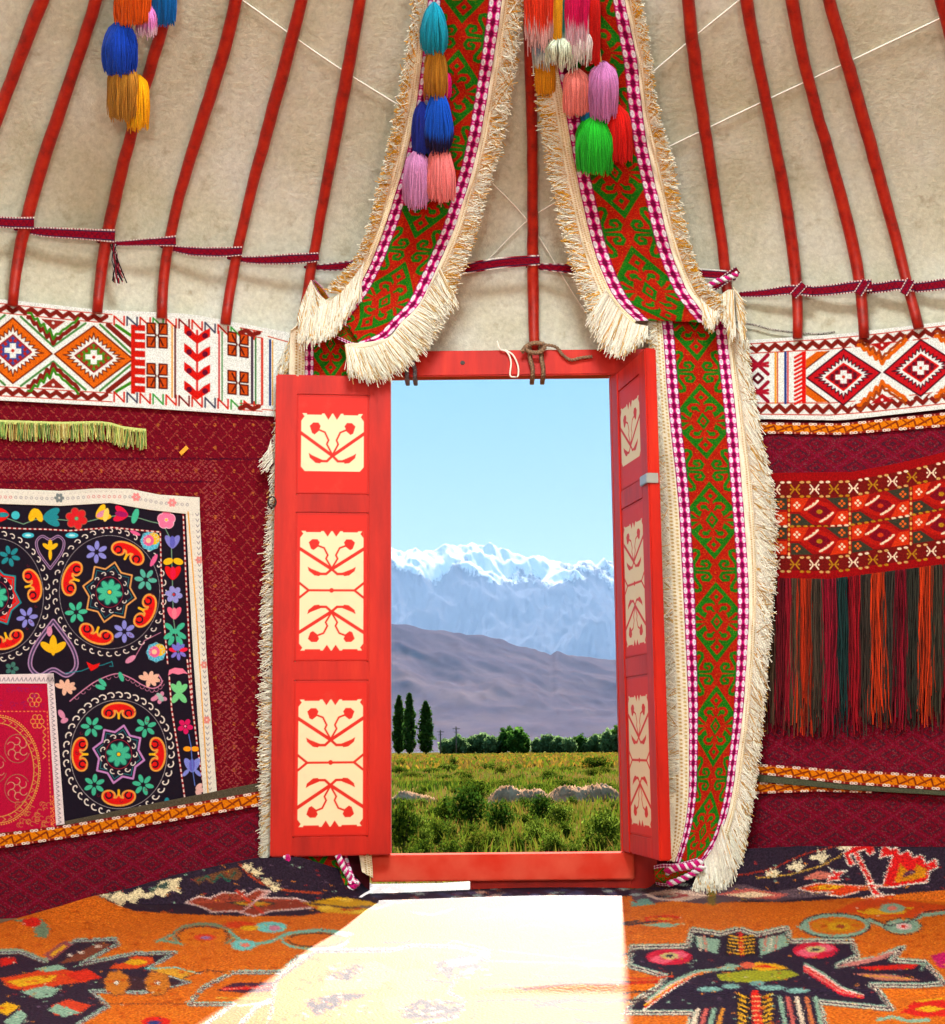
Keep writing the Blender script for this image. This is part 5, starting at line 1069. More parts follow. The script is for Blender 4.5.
# right half
c.tf(**ZR_)
c.poly([(80, 150), (130, 140), (190, 168), (260, 172), (300, 152), (400, 150), (470, 170), (530, 160), (600, 156), (640, 178), (560, 186), (480, 196), (400, 190), (300, 204), (200, 194), (100, 206), (84, 180)], (92, 70, 78))
for P, cl in (([(120, 176), (200, 160), (280, 172), (300, 182), (220, 196), (150, 190)], (214, 180, 160)), ([(320, 176), (400, 160), (520, 176), (480, 190), (400, 186)], (190, 90, 80)), ([(340, 178), (420, 168), (480, 178), (410, 186)], (222, 190, 150)), ([(296, 154), (318, 154), (316, 206), (294, 206)], (120, 100, 40)), ([(150, 180), (210, 172), (250, 180), (200, 188)], (170, 70, 70)), ([(84, 196), (130, 186), (150, 204), (90, 210)], (110, 150, 130))): c.poly(P, cl)
c.poly([(545, 160), (600, 146), (660, 150), (740, 152), (800, 150), (740, 164), (640, 172)], (206, 90, 30))
c.stroke([(290, 124), (400, 122), (470, 106), (560, 66), (640, 46), (720, 40)], 4, (160, 40, 20)); c.stroke([(430, 132), (520, 122), (600, 100), (680, 60), (760, 40)], 3.4, (206, 160, 60))
for x, y, s in ((470, 118, 1.), (535, 100, 1.3), (600, 74, 1.4), (670, 46, 1.1)): c.poly([(x - 18 * s, y + 4), (x - 14 * s, y - 6), (x - 6 * s, y - 3), (x - 2, y - 18 * s), (x + 4, y - 6), (x + 14 * s, y - 18 * s), (x + 12 * s, y - 4), (x + 24 * s, y - 6), (x + 14 * s, y + 6), (x + 6, y + 14 * s), (x - 2, y + 6), (x - 12 * s, y + 10)], (232, 216, 176))
c.poly([(560, 128), (600, 112), (640, 118), (620, 134), (560, 136)], (206, 110, 90))
c.tf(**ZW_)
c.poly([(235, 716), (330, 692), (390, 694), (470, 704), (560, 708), (520, 740), (440, 756), (370, 748), (400, 734), (300, 736)], (214, 60, 20)); c.stroke([(235, 718), (330, 692), (470, 702), (560, 708)], 5, (236, 210, 190)); c.stroke([(240, 722), (300, 738), (400, 734), (370, 750), (440, 758), (530, 734)], 5, (236, 210, 190)); c.poly([(290, 716), (370, 700), (460, 706), (420, 722), (330, 726)], YE)
def redp(P, f=(216, 22, 22)): c.poly(P, f); c.stroke(P, 6, (236, 226, 206), True)
redp([(455, 545), (500, 515), (590, 500), (605, 545), (575, 560), (560, 530), (520, 540), (600, 690), (575, 694), (500, 548), (480, 560), (510, 600), (480, 612)])
redp([(385, 620), (420, 640), (465, 632), (430, 660), (440, 680), (400, 680), (375, 690), (380, 660), (410, 656)])
redp([(570, 694), (600, 700), (640, 706), (690, 560), (650, 566), (625, 575), (640, 520), (660, 505), (680, 530), (715, 520), (725, 555), (770, 535), (790, 570), (835, 555), (850, 600), (900, 575), (912, 615), (870, 635), (860, 690), (760, 700), (700, 712), (620, 712), (600, 716), (650, 756), (600, 760)])
c.poly([(700, 690), (730, 600), (770, 640), (740, 665), (800, 640), (805, 600), (860, 630), (850, 665), (780, 680)], (206, 130, 10)); c.poly([(735, 670), (750, 640), (790, 625), (810, 640)], (90, 40, 60))
c.stroke([(545, 766), (600, 752), (700, 748)], 6, (236, 210, 190)); c.stroke([(560, 772), (690, 758)], 5, RE)
c.tf(**ZR_)
# flower vine at right
c.poly([(640, 224), (700, 196), (780, 186), (860, 196), (945, 206), (960, 226), (860, 240), (760, 234)], (208, 70, 20)); c.poly([(700, 222), (780, 208), (860, 212), (830, 230), (740, 232)], YE); c.ell(800, 214, 36, 13, MT); c.ell(800, 214, 14, 6, PK)
c.stroke(arc(645, 262, 88, 0, 360, 40, 30), 12, MT); c.stroke(arc(645, 262, 96, 0, 360, 40, 34), 3, NV); c.poly(arc(648, 262, 70, 0, 360, 24, 20).tolist(), (200, 120, 16)); c.ell(655, 264, 34, 11, (206, 150, 20)); c.ell(660, 264, 14, 5, (150, 60, 30))
c.poly([(535, 268), (570, 248), (580, 282)], MT); c.stroke([(735, 246), (790, 270), (840, 262), (880, 234), (945, 226)], 10, MT); c.ell(830, 264, 48, 20, MT); c.ell(832, 264, 20, 9, (230, 190, 180)); c.ell(832, 264, 8, 4, RE); c.stroke(arc(830, 264, 52, 0, 360, 20, 23), 2.4, NV); c.stroke([(738, 240), (790, 262), (850, 250), (890, 224), (945, 218)], 2.6, NV)
c.poly([(120, 240), (180, 232), (230, 240), (180, 250), (130, 252)], RE); c.poly([(110, 260), (170, 254), (235, 256), (180, 268)], MT); c.ell(170, 243, 40, 4, YE)
# big star medallion
framed([(86, 320), (240, 318), (252, 272), (330, 284), (380, 270), (430, 286), (512, 268), (524, 304), (690, 304), (706, 346), (650, 372), (760, 350), (830, 322), (800, 356), (890, 362), (945, 420), (880, 426), (740, 424), (760, 436), (800, 490), (600, 470), (620, 545), (240, 560), (252, 500), (70, 500), (90, 470), (160, 430), (180, 400), (80, 372)], (130, 168, 146), (226, 206, 180), NV, (15, 9, 3.4), (38, 26, 44))
for P, cl in (([(262, 290), (330, 300), (320, 340), (262, 318)], (134, 166, 140)), ([(436, 300), (506, 284), (516, 316), (440, 344)], (134, 166, 140))): c.poly(P, cl)
for x in (272, 285, 455, 470, 485): c.stroke([(x, 292), (x + (6 if x < 300 else -6), 330)], 5, (206, 110, 90) if x % 2 else WC)
c.poly([(345, 290), (425, 290), (430, 345), (342, 345)], (30, 20, 30)); c.stroke([(385, 286), (388, 340)], 13, RE)
for y in np.arange(292, 345, 9): c.stroke([(352, y - 3), (386, y + 3), (422, y - 3)], 3.6, YE)
c.poly([(370, 452), (460, 452), (480, 560), (380, 560)], (30, 20, 30)); c.stroke([(425, 452), (435, 560)], 26, RE)
for y in np.arange(456, 560, 13): c.stroke([(380, y - 6), (400, y + 3)], 6, YE); c.stroke([(448, y + 3), (470, y - 6)], 6, YE); c.stroke([(418, y), (438, y)], 3, (240, 190, 120))
for x, y in ((190, 348), (590, 330)):
    for dx, dy, rx, ry, cl in ((0, 0, 62, 22, (200, 20, 50)), (-20, 6, 30, 11, (230, 90, 110)), (22, -6, 28, 10, (230, 90, 110)), (0, -3, 26, 9, (200, 180, 110)), (0, -3, 12, 4, (60, 50, 60))): c.ell(x + dx, y + dy, rx, ry, cl)
for i, cl in enumerate(((226, 214, 190), RE, YE, (240, 180, 170), MT)): c.stroke([(120 + i * 3, 492 - i * 7), (190, 440 - i * 5), (260, 396 - i * 2), (340, 376 + i)], 7, cl)
for i, cl in enumerate((MT, (240, 180, 170), RE, (226, 120, 110), (200, 20, 40))): c.stroke([(560, 366 + i * 5), (610, 392 + i * 6), (660, 430 + i * 5), (720, 452 + i * 2)], 6, cl)
c.poly([(320, 396), (400, 384), (520, 384), (545, 396), (500, 410), (400, 418), (330, 412)], (150, 150, 30)); c.poly([(400, 376), (430, 362), (480, 366), (520, 380), (440, 386)], YE); c.poly([(420, 376), (450, 368), (490, 378)], RE); c.poly([(330, 380), (350, 364), (385, 372), (360, 386)], MT); c.ell(404, 370, 20, 9, (214, 90, 60))
for x, y, rx in ((300, 436, 34), (360, 428, 26), (470, 432, 40), (540, 440, 34), (430, 420, 20)): c.ell(x, y, rx, 7, (110, 150, 140))
for P, cl in (([(650, 372), (740, 350), (810, 330), (780, 352), (700, 372)], (200, 120, 110)), ([(690, 392), (800, 396), (880, 412), (770, 412)], (190, 110, 90)), ([(700, 376), (870, 366), (860, 380), (740, 384)], (206, 30, 20))): c.poly(P, cl)
c.stroke([(720, 398), (850, 408)], 2.4, YE); c.stroke([(850, 364), (890, 366), (880, 384)], 5, MT)
for i, x in enumerate((262, 284, 306, 330)): c.stroke([(x + 6, 492), (x - 12, 560)], 11, (WC, (200, 90, 80), MT, (206, 130, 40))[i])
for i, x in enumerate((492, 514, 540, 566, 590)): c.stroke([(x, 460), (x + 22, 560)], 11, (MT, (200, 90, 80), WC, (206, 110, 60), MT)[i])
c.poly([(905, 345), (960, 330), (960, 380), (930, 378)], (190, 20, 90)); c.poly([(820, 500), (860, 470), (920, 462), (960, 472), (960, 510), (880, 512)], RE); c.poly([(860, 490), (900, 480), (950, 490), (900, 500)], YE); c.stroke([(760, 520), (800, 512), (850, 524), (900, 520)], 10, MT); c.stroke([(870, 470), (945, 460)], 5, YE)
c.stroke([(0, 404), (40, 402), (110, 408), (200, 400)], 5, (200, 60, 20)); c.stroke([(-60, 372), (80, 372)], 5, (150, 150, 120))
# middle part, lit by the sun
c.tf(**ZC_)
c.stroke([(150, 270), (290, 268), (330, 330), (430, 250), (520, 272), (500, 300), (860, 310)], 4, (110, 90, 90)); framed([(-10, 350), (90, 276), (270, 276), (330, 262), (440, 266), (520, 284), (500, 312), (440, 340), (420, 380), (460, 400), (440, 440), (300, 470), (-30, 470)], MT, WC, NV, (9, 5, 4), (206, 110, 40))
for P, cl in (([(130, 320), (240, 300), (300, 330), (240, 370), (100, 376)], (206, 130, 70)), ([(270, 330), (350, 320), (410, 350), (380, 376), (300, 380)], (196, 120, 60)), ([(400, 300), (470, 284), (510, 290), (470, 316), (420, 322)], (206, 90, 90)), ([(250, 396), (330, 380), (380, 400), (340, 424), (270, 430)], (200, 126, 60))): c.poly(P, cl)
for P in ([(380, 306), (470, 284), (520, 290), (490, 316), (430, 326), (424, 350), (392, 322)], [(290, 424), (350, 396), (440, 402), (462, 412), (430, 442), (320, 442)], [(110, 340), (190, 308), (214, 320), (170, 350)], [(60, 400), (150, 380), (230, 384), (170, 400), (90, 440)]):
    c.poly(P, NV)
    for _i in range(50): _x, _y = rng.uniform(min(p[0] for p in P), max(p[0] for p in P)), rng.uniform(min(p[1] for p in P), max(p[1] for p in P)); c.ell(_x, _y, rng.uniform(3, 9), rng.uniform(1.5, 3.5), [(206, 110, 40), (150, 90, 60), (206, 160, 120)][_i % 3])
c.poly([(410, 300), (470, 290), (505, 294), (470, 310), (420, 318)], (214, 80, 90))
for P in ([(640, 330), (700, 306), (760, 316), (790, 330), (740, 346), (670, 346)], [(490, 400), (860, 396), (860, 450), (480, 460)]): c.stroke(P, 5, (150, 60, 40), True)
c.stroke([(440, 348), (560, 342), (700, 350), (860, 346)], 5, (200, 120, 40)); c.stroke([(500, 270), (860, 308)], 3, (206, 150, 90)); c.stroke([(680, 354), (760, 352), (860, 356)], 5, (190, 40, 10)); c.stroke([(610, 371), (680, 362), (740, 355), (800, 358), (940, 352)], 8, (190, 40, 10))
for x, y, w_ in ((300, 150, 40), (380, 180, 50), (560, 170, 60), (640, 155, 40), (720, 172, 50), (800, 158, 44), (500, 140, 60), (240, 165, 40)): c.stroke([(x - w_, y), (x, y + 6), (x + w_, y - 8)], 6, (120, 100, 90))
for i in range(40): x, y = rng.uniform(500, 850), rng.uniform(190, 250); c.ell(x, y, 5, 2, (206, 60, 20))
c.tf()
def isc(col_, tol=40): return np.abs(c.a - np.array(col_)).sum(-1) < tol
r2 = np.random.default_rng(5)
for _ in range(2600):   # small knots of other colours scattered in the figures, as in the weave
    x = r2.uniform(-200, 1150); y = r2.uniform(862, 1100); j, i = int((y - c.y0) * c.k), int((x - c.x0) * c.k); px_ = c.a[j, i]
    if px_[0] < 90 and px_[2] < 90: cl_ = [(150, 40, 40), (96, 70, 90), MT, (206, 120, 40)][r2.integers(4)]; s_ = .8
    elif px_[1] > 70 and px_[0] > 180 and px_[2] < 60: cl_ = [(186, 78, 6), (216, 112, 20), (196, 90, 20)][r2.integers(3)]; s_ = 1.6
    else: cl_ = [(70, 50, 60), WC, (190, 60, 40), YE][r2.integers(4)]; s_ = .6
    c.poly([(x - 2.6 * s_, y), (x, y - 1 * s_), (x + 2.6 * s_, y), (x, y + 1 * s_)], cl_)
for i_ in range(26): x = r2.uniform(380, 625); y = r2.uniform(905, 1020); c.stroke([(x, y), (x + r2.uniform(8, 26), y + r2.uniform(-5, 5)), (x + r2.uniform(20, 50), y + r2.uniform(-8, 8))], 1.9, (66, 48, 50))
for i_ in range(60): x = r2.uniform(372, 700); y = r2.uniform(884, 897); c.poly([(x - 7, y), (x, y - 1.6), (x + 7, y), (x, y + 1.6)], [(150, 160, 150), (90, 80, 110), (190, 150, 130), (60, 60, 90)][r2.integers(4)])
bt = fpoly(ctop); xs = np.linspace(-220, 1170, 1700); ts = np.r_[np.linspace(0, .62, 330)[:-1], np.linspace(.62, 1, 90)]
Xg, Tg = np.meshgrid(xs, ts); Y0 = bt(Xg); Yg = np.where(Tg < .62, Y0 + (1100 - Y0) * (Tg / .62), 1100 + (1900 - 1100) * ((Tg - .62) / .38) ** 1.4)
W = on_carpet(Xg, Yg); 
q1 = rng.normal(0, 1, Xg.shape); q2 = rng.normal(0, 1, Xg.shape); k1 = np.sin(Xg * 1.9) * np.sin(Yg * 2.7 + Xg * .3); cl = c.get(Xg + q1 * .9 + k1 * 1.1, np.minimum(Yg + q2 * .4 + k1 * .35, 1108)); carp = mk('carpet', W, gridfaces(len(ts), len(xs)), M_rug, cols=cl); solid(carp, .008, -1)
tag(carp, 'orange knotted carpet with dark border and star medallions covering the tent floor', 'carpet')
# ================================================================== OUTSIDE
def gz(x, y):
    d = np.maximum(y + 1.7, 0); return -.15 - .008 * d - .0000 * d + .03 * np.sin(x * .6 + y * .35) * np.clip((d - 6) / 20, 0, 1)
def ground_mat():
    m, nt, b = nmat('dry_meadow_soil'); co = nt.nodes.new('ShaderNodeNewGeometry').outputs['Position']
    mp = N(nt, 'ShaderNodeMapping'); mp.inputs['Scale'].default_value = (.10, .035, 1); nt.links.new(co, mp.inputs[0])
    g = noise(nt, 1.6, 8, mp.outputs[0], .65); f2 = noise(nt, 3.5, 8, co, .7)
    a = ramp(nt, g, [(.32, (104, 80, 40)), (.45, (92, 82, 32)), (.56, (62, 74, 24)), (.7, (112, 84, 44))]); c_ = mixc(nt, .5, a, ramp(nt, f2, [(.35, (52, 62, 20)), (.5, (106, 84, 44)), (.7, (124, 100, 60))]))
    nt.links.new(c_, b.inputs['Base Color']); b.inputs['Roughness'].default_value = 1; b.inputs['Specular IOR Level'].default_value = 0; return m
ys = np.r_[np.linspace(3.05, 60, 110), np.geomspace(62, 6500, 60)]; us = np.linspace(-1, 1, 61)
Yg, Ug = np.meshgrid(ys, us, indexing='ij'); Xg = Ug * (4 + Yg * .75); V = np.stack([Xg, Yg, gz(Xg, Yg)], -1)
gd = mk('ground', V, gridfaces(len(ys), 61)[:, ::-1], ground_mat()); tag(gd, 'dry green and yellow meadow running to the foot of the hills', 'ground', kind='structure')
# --- grass (stuff)
def blades(name, n, d0, d1, hmin, hmax, cols_, label, wid=.006, pw=1.6, cat='grass', xw=.30):
    u = rng.random(n); d = d0 * (d1 / d0) ** (u ** 1.0); x = rng.uniform(-1, 1, n) * (xw * d) + .10 * d * .0 + .05; y = d - 1.7
    pn = np.sin(x * 1.3 + 2) * np.cos(y * .5) + rng.normal(0, .5, n); k_ = pn > -.6; x, y, d = x[k_], y[k_], d[k_]; n = len(x)
    h = rng.uniform(hmin, hmax, n) * np.clip(.8 + .2 * np.sin(x * 2 + y), .4, 1.2); w_ = wid * (d / 9) ** .8; base = np.stack([x, y, gz(x, y) - .01], 1); a = rng.random(n) * math.pi; ln = rng.normal(0, .25, (n, 2)) * h[:, None]
    s = np.stack([np.cos(a), np.sin(a) * .5, 0 * a], 1) * w_[:, None]; mid_ = base + np.stack([ln[:, 0] * .3, ln[:, 1] * .3, h * .55], 1); top = base + np.stack([ln[:, 0], ln[:, 1], h], 1)
    V = np.stack([base - s, base + s, mid_ + s * .8, top, mid_ - s * .8], 1).reshape(-1, 3); i = np.arange(n)[:, None] * 5; Fc = np.concatenate([i + np.array([0, 1, 2, 4]), i + np.array([4, 2, 3, 3])]) 
    me = bpy.data.meshes.new(name); F4 = i + np.array([[0, 1, 2, 4]]); F3 = i + np.array([[4, 2, 3]])
    me.vertices.add(len(V)); me.vertices.foreach_set('co', V.ravel()); me.loops.add(n * 7); me.loops.foreach_set('vertex_index', np.r_[F4.ravel(), F3.ravel()].astype(np.int32)); me.polygons.add(n * 2)
    me.polygons.foreach_set('loop_start', np.r_[np.arange(n) * 4, n * 4 + np.arange(n) * 3].astype(np.int32)); me.update(calc_edges=True)
    ca = me.color_attributes.new('Col', 'FLOAT_COLOR', 'POINT'); idx = (np.clip((np.sin(x * .9 + y * .21) + np.sin(y * .45 + 1) + rng.normal(0, .9, n)) / 6 + .5, 0, .999) * len(cols_)).astype(int); cl = s2l(np.array(cols_)[idx]) * rng.uniform(.8, 1.2, (n, 1)); c4 = np.ones((n * 5, 4)); c4[:, :3] = np.repeat(cl, 5, 0); ca.data.foreach_set('color', c4.ravel())
    o = link(name, me, M_leafc, None); tag(o, label, cat, kind='stuff'); return o
def leafmat():
    m, nt, b = nmat('leaf_green'); a = nt.nodes.new('ShaderNodeVertexColor'); a.layer_name = 'Col'; nt.links.new(a.outputs[0], b.inputs['Base Color']); b.inputs['Roughness'].default_value = 1; b.inputs['Specular IOR Level'].default_value = 0
    tr = nt.nodes.new('ShaderNodeBsdfTranslucent'); nt.links.new(a.outputs[0], tr.inputs[0]); mx = nt.nodes.new('ShaderNodeMixShader'); mx.inputs[0].default_value = .55; nt.links.new(b.outputs[0], mx.inputs[1]); nt.links.new(tr.outputs[0], mx.inputs[2])
    nt.links.new(mx.outputs[0], nt.nodes['Material Output'].inputs[0]); return m
M_leafc = leafmat(); M_bark = plain('bark', (84, 70, 54), .9, (60, 50, 40), 20)
DK = (32, 52, 12); MD = (52, 72, 15); LT = (80, 94, 22); YG = (88, 86, 26); DY = (96, 76, 32)
blades('meadow_grass', 70000, 5.5, 60, .05, .16, [DK, MD, LT, YG, DY, LT, MD], 'green and straw coloured grass of the near meadow')
blades('distant_grass', 36000, 50, 365,   .15, .32, [YG, DY, (124, 96, 30), LT, DY, MD], 'yellow grass of the far meadow below the tree line', wid=.02)
# --- leafy shrubs
def leaves(n, rx, ry, rz, size, cols_, z0=0., shape='ball', seed=0):
    r = np.random.default_rng(seed); d = r.normal(0, 1, (n, 3)); d /= np.linalg.norm(d, axis=1)[:, None]; rad = r.random(n) ** .4
    lump = 1 + .22 * np.sin(d[:, 0] * 5 + seed) * np.sin(d[:, 2] * 6 + seed * 2) + .15 * np.sin(d[:, 1] * 9 + d[:, 0] * 7)
    P = d * (rad * lump)[:, None]
    if shape == 'poplar':
        t = r.random(n); ang = r.random(n) * 6.283; w_ = np.sin(np.clip(t, .0, 1) ** .6 * math.pi) ** .6 * (1 + .22 * np.sin(t * 23 + ang * 2 + seed) + .16 * np.sin(t * 51 + ang * 3)) + .08; q = r.random(n) ** .45; P = np.stack([np.cos(ang) * w_ * q, np.sin(ang) * w_ * q, t * 2 - 1], 1)
    P = P * [rx, ry, rz] + [0, 0, z0 + rz]; P[:, 2] = np.maximum(P[:, 2], z0 + .0)
    a = r.normal(0, 1, (n, 3)); a /= np.linalg.norm(a, axis=1)[:, None]; b = np.cross(a, r.normal(0, 1, (n, 3))); b /= np.linalg.norm(b, axis=1)[:, None]; s = size * r.uniform(.6, 1.3, n)[:, None]
    V = np.stack([P - a * s, P + b * s * .45, P + a * s, P - b * s * .45], 1).reshape(-1, 3); Fc = np.arange(n * 4).reshape(n, 4); c_ = s2l(np.array(cols_)[r.integers(0, len(cols_), n)]) * r.uniform(.7, 1.25, (n, 1)); return V, Fc, np.repeat(c_, 4, 0)
def plantmesh(name, rx, rz, n, size, cols_, seed, shape='ball', z0=.0):
    root = empty(name); V, Fc, c_ = leaves(n, rx, rx, rz, size, cols_, z0, shape, seed); mk('foliage', V, Fc, M_leafc, root, cols=c_)
    r = np.random.default_rng(seed + 50); L = []
    for k in range(5 if shape != 'poplar' else 1):
        a = r.random() * 6.28; top = np.array([math.cos(a) * rx * .6 * (shape != 'poplar'), math.sin(a) * rx * .6 * (shape != 'poplar'), z0 + rz * 1.3]); L.append(tube(np.array([[0, 0, -.02 * rz], top * .5 + [0, 0, .05 * rz], top]), np.array([.05, .035, .015]) * rx * (.7 if shape != 'poplar' else 3.), 6))
    V, Fc = join_vf(L); mk('stem' if z0 == 0 else 'trunk', V, Fc, M_bark, root); return root
def place(proto, loc, s, rz, label, cat, group, first):
    if first: r = proto
    else:
        r = proto.copy(); col.objects.link(r)
        for ch in proto.children: q_ = ch.copy(); col.objects.link(q_); q_.parent = r
    r.location = loc; r.scale = s; r.rotation_euler = (0, 0, rz); tag(r, label, cat, group); return r
sp = [plantmesh('shrub', .5, .42, 1300, .05, cs_, sd) for cs_, sd in (([DK, (44, 72, 20), MD], 3), ([MD, DK, LT], 4), ([LT, YG, MD], 5), ([MD, LT, (100, 116, 40)], 6))]
used = [False] * 4
def shrub(px, pyb, wpx, hpx, kind, label, group):
    """px, base row, width and height in the picture; stands on the meadow"""
    d = rays(np.array(float(px)), np.array(float(pyb))); t = np.linspace(3, 380, 6000); Pp = CAM + d[None] * t[:, None]; k = np.argmax(Pp[:, 2] < gz(Pp[:, 0], Pp[:, 1])); p = Pp[k]; m = t[k] / F
    place(sp[kind], (p[0], p[1], float(gz(p[0], p[1])) - .02), (wpx * m, wpx * m, hpx * m / .84), random.random() * 6.28, label, 'shrub', group, not used[kind]); used[kind] = True
for a in ((468, 830, 44, 46, 0, 'dark green shrub left of centre in the doorway view, largest of the meadow shrubs', None), (500, 836, 30, 38, 0, 'dark green shrub touching the right side of the largest meadow shrub', None), (446, 826, 26, 30, 1, 'green shrub touching the left side of the largest meadow shrub', None),
          (402, 852, 34, 58, 1, 'leafy green shrub at the lower left corner of the doorway view', None), (541, 822, 28, 30, 0, 'dark round shrub right of centre, in front of the pale heaps', None), (560, 826, 26, 26, 3, 'light green shrub beside the dark round shrub, right of centre', None),
          (606, 856, 44, 50, 3, 'tall leafy shrub at the lower right corner of the doorway view', None), (453, 771, 9, 15, 0, 'small dark shrub standing alone in the far meadow, left of centre', None), (596, 768, 30, 12, 1, 'low dark green shrub in the far meadow at the right', None), (476, 800, 30, 22, 1, 'shrub behind the largest meadow shrub', None)): shrub(*a)
rs = np.random.default_rng(11)
for i in range(46):
    px = rs.uniform(392, 622); shrub(px, rs.uniform(840, 866), rs.uniform(16, 30), rs.uniform(16, 34), rs.integers(1, 4), 'low leafy green weed along the foot of the doorway view', 'weeds growing just beyond the threshold')
for i in range(34):
    px = rs.uniform(392, 622); shrub(px, rs.uniform(808, 838), rs.uniform(12, 24), rs.uniform(9, 17), rs.integers(1, 4), 'small green weed clump in the middle of the meadow', 'weed clumps in the middle meadow')
for i in range(60):
    px = rs.uniform(392, 622); shrub(px, rs.uniform(766, 796), rs.uniform(10, 26), rs.uniform(5, 9), rs.integers(1, 4), 'tiny weed clump in the far meadow', 'weed clumps in the far meadow')
# --- heaps of pale stalks / earth
def heap(px, pyb, wpx, hpx, label, seed):
    r = np.random.default_rng(seed); d = rays(np.array(float(px)), np.array(float(pyb))); t = np.linspace(3, 200, 4000); Pp = CAM + d[None] * t[:, None]; k = np.argmax(Pp[:, 2] < gz(Pp[:, 0], Pp[:, 1])); p = Pp[k]; m = t[k] / F
    nx, ny = 60, 24; U, Vv = np.meshgrid(np.linspace(-1, 1, nx), np.linspace(-1, 1, ny)); h = np.clip(1 - np.abs(U) ** 3, 0, 1) * np.clip(1 - Vv ** 2, 0, 1) * (hpx * m) * (.8 + .16 * np.sin(U * 4 + seed)) + r.normal(0, .06, U.shape) * hpx * m; h[0] = h[-1] = -.05; h[:, 0] = h[:, -1] = -.05
    X = p[0] + U * wpx / 2 * m; Y = p[1] + (Vv + 1) * hpx * m * 1.2; V = np.stack([X, Y, gz(X, Y) + h], -1); o = mk('earth_heap', V, gridfaces(ny, nx)[:, ::-1], M_heap, smooth=False); tag(o, label, 'earth heap', 'pale earth heaps in the meadow')
M_heap = plain('pale_clods', (196, 152, 118), .95, (124, 88, 62), 5, detail=10, spec=0)
for i, (a, b_, w_, h_, lb) in enumerate(((412, 806, 56, 15, 'pale earth heap at the left of the doorway view'), (520, 806, 70, 22, 'pale earth heap in the middle, behind the dark round shrub'), (586, 802, 80, 20, 'pale earth heap at the right of the doorway view'))): heap(a, b_, w_, h_, lb, i + 3)
# --- tree line at about 370 m
def tree(px, wpx, hpx, kind, label, group, base=753.5):
    d = rays(np.array(float(px)), np.array(float(base))); y = 366. + rs.uniform(-6, 6); p = CAM + d * ((y - CAM[1]) / d[1]); m = (y - CAM[1]) / F
    root = plantmesh('poplar_tree' if kind == 'p' else 'tree', wpx / 2 * m * (1 if kind == 'p' else 1.0), hpx / 2 * m * .96, 2000 if kind == 'p' else 1300, .55 if kind == 'p' else .6, {'p': [(46, 74, 30), (60, 90, 36), (74, 104, 44)], 'd': [(52, 88, 30), (68, 106, 40), (82, 116, 46)], 'g': [(112, 136, 84), (124, 146, 96), (92, 120, 70)]}[kind], int(px * 7) % 1000, 'poplar' if kind == 'p' else 'ball', z0=.05 * hpx * m)
    root.location = (p[0], y, float(gz(p[0], y))); tag(root, label, 'tree', group)
tree(399, 11, 57, 'p', 'slim dark poplar at the left, first of the three in the tree line', 'dark poplars'); tree(409.5, 11, 59, 'p', 'tallest dark poplar, middle one of the three at the left', 'dark poplars'); tree(426, 14, 51, 'p', 'dark poplar standing slightly apart, right of the other two', 'dark poplars')
for (px, w_, h_, k_) in ((448, 18, 14, 'g'), (459, 17, 17, 'g'), (470, 17, 15, 'g'), (482, 18, 20, 'g'), (491, 16, 17, 'g'), (500, 17, 14, 'd'), (507, 18, 25, 'd'), (517, 20, 24, 'd'), (524, 12, 18, 'd'), (538, 13, 13, 'g'), (548, 16, 18, 'g'), (558, 16, 15, 'g'), (568, 17, 14, 'g'), (579, 15, 17, 'd'), (588, 13, 11, 'g'), (598, 17, 18, 'g'), (609, 18, 20, 'g'), (618, 17, 24, 'd'), (632, 22, 26, 'd'), (383, 14, 14, 'd'), (374, 16, 18, 'g')):
    tree(px, w_, h_, k_, 'grey green bushy tree in the far tree line' if k_ == 'g' else 'dark green bushy tree in the far tree line', 'grey green trees in the tree line' if k_ == 'g' else 'dark green trees in the tree line')
# utility poles
M_wood = plain('weathered_post', (90, 84, 80), .9)
for px, h_, lb in ((440.5, 24, 'thin utility pole right of the dark poplars, left one of two'), (456.3, 27, 'thin utility pole right of the dark poplars, right one of two')):
    y = 355.; d = rays(np.array(px), np.array(753.)); p = CAM + d * ((y - CAM[1]) / d[1]); m = (y + 1.7) / F; z = float(gz(p[0], y)); L = [tube(np.array([[p[0], y, z], [p[0], y, z + h_ * m]]), .16, 8), tube(np.array([[p[0] - .9, y, z + h_ * m * .92], [p[0] + .9, y, z + h_ * m * .92]]), .10, 6), tube(np.array([[p[0] - .6, y, z + h_ * m * .8], [p[0] + .6, y, z + h_ * m * .8]]), .08, 6)]
    V, Fc = join_vf(L); o = mk('utility_pole', V, Fc, M_wood); tag(o, lb, 'utility pole')
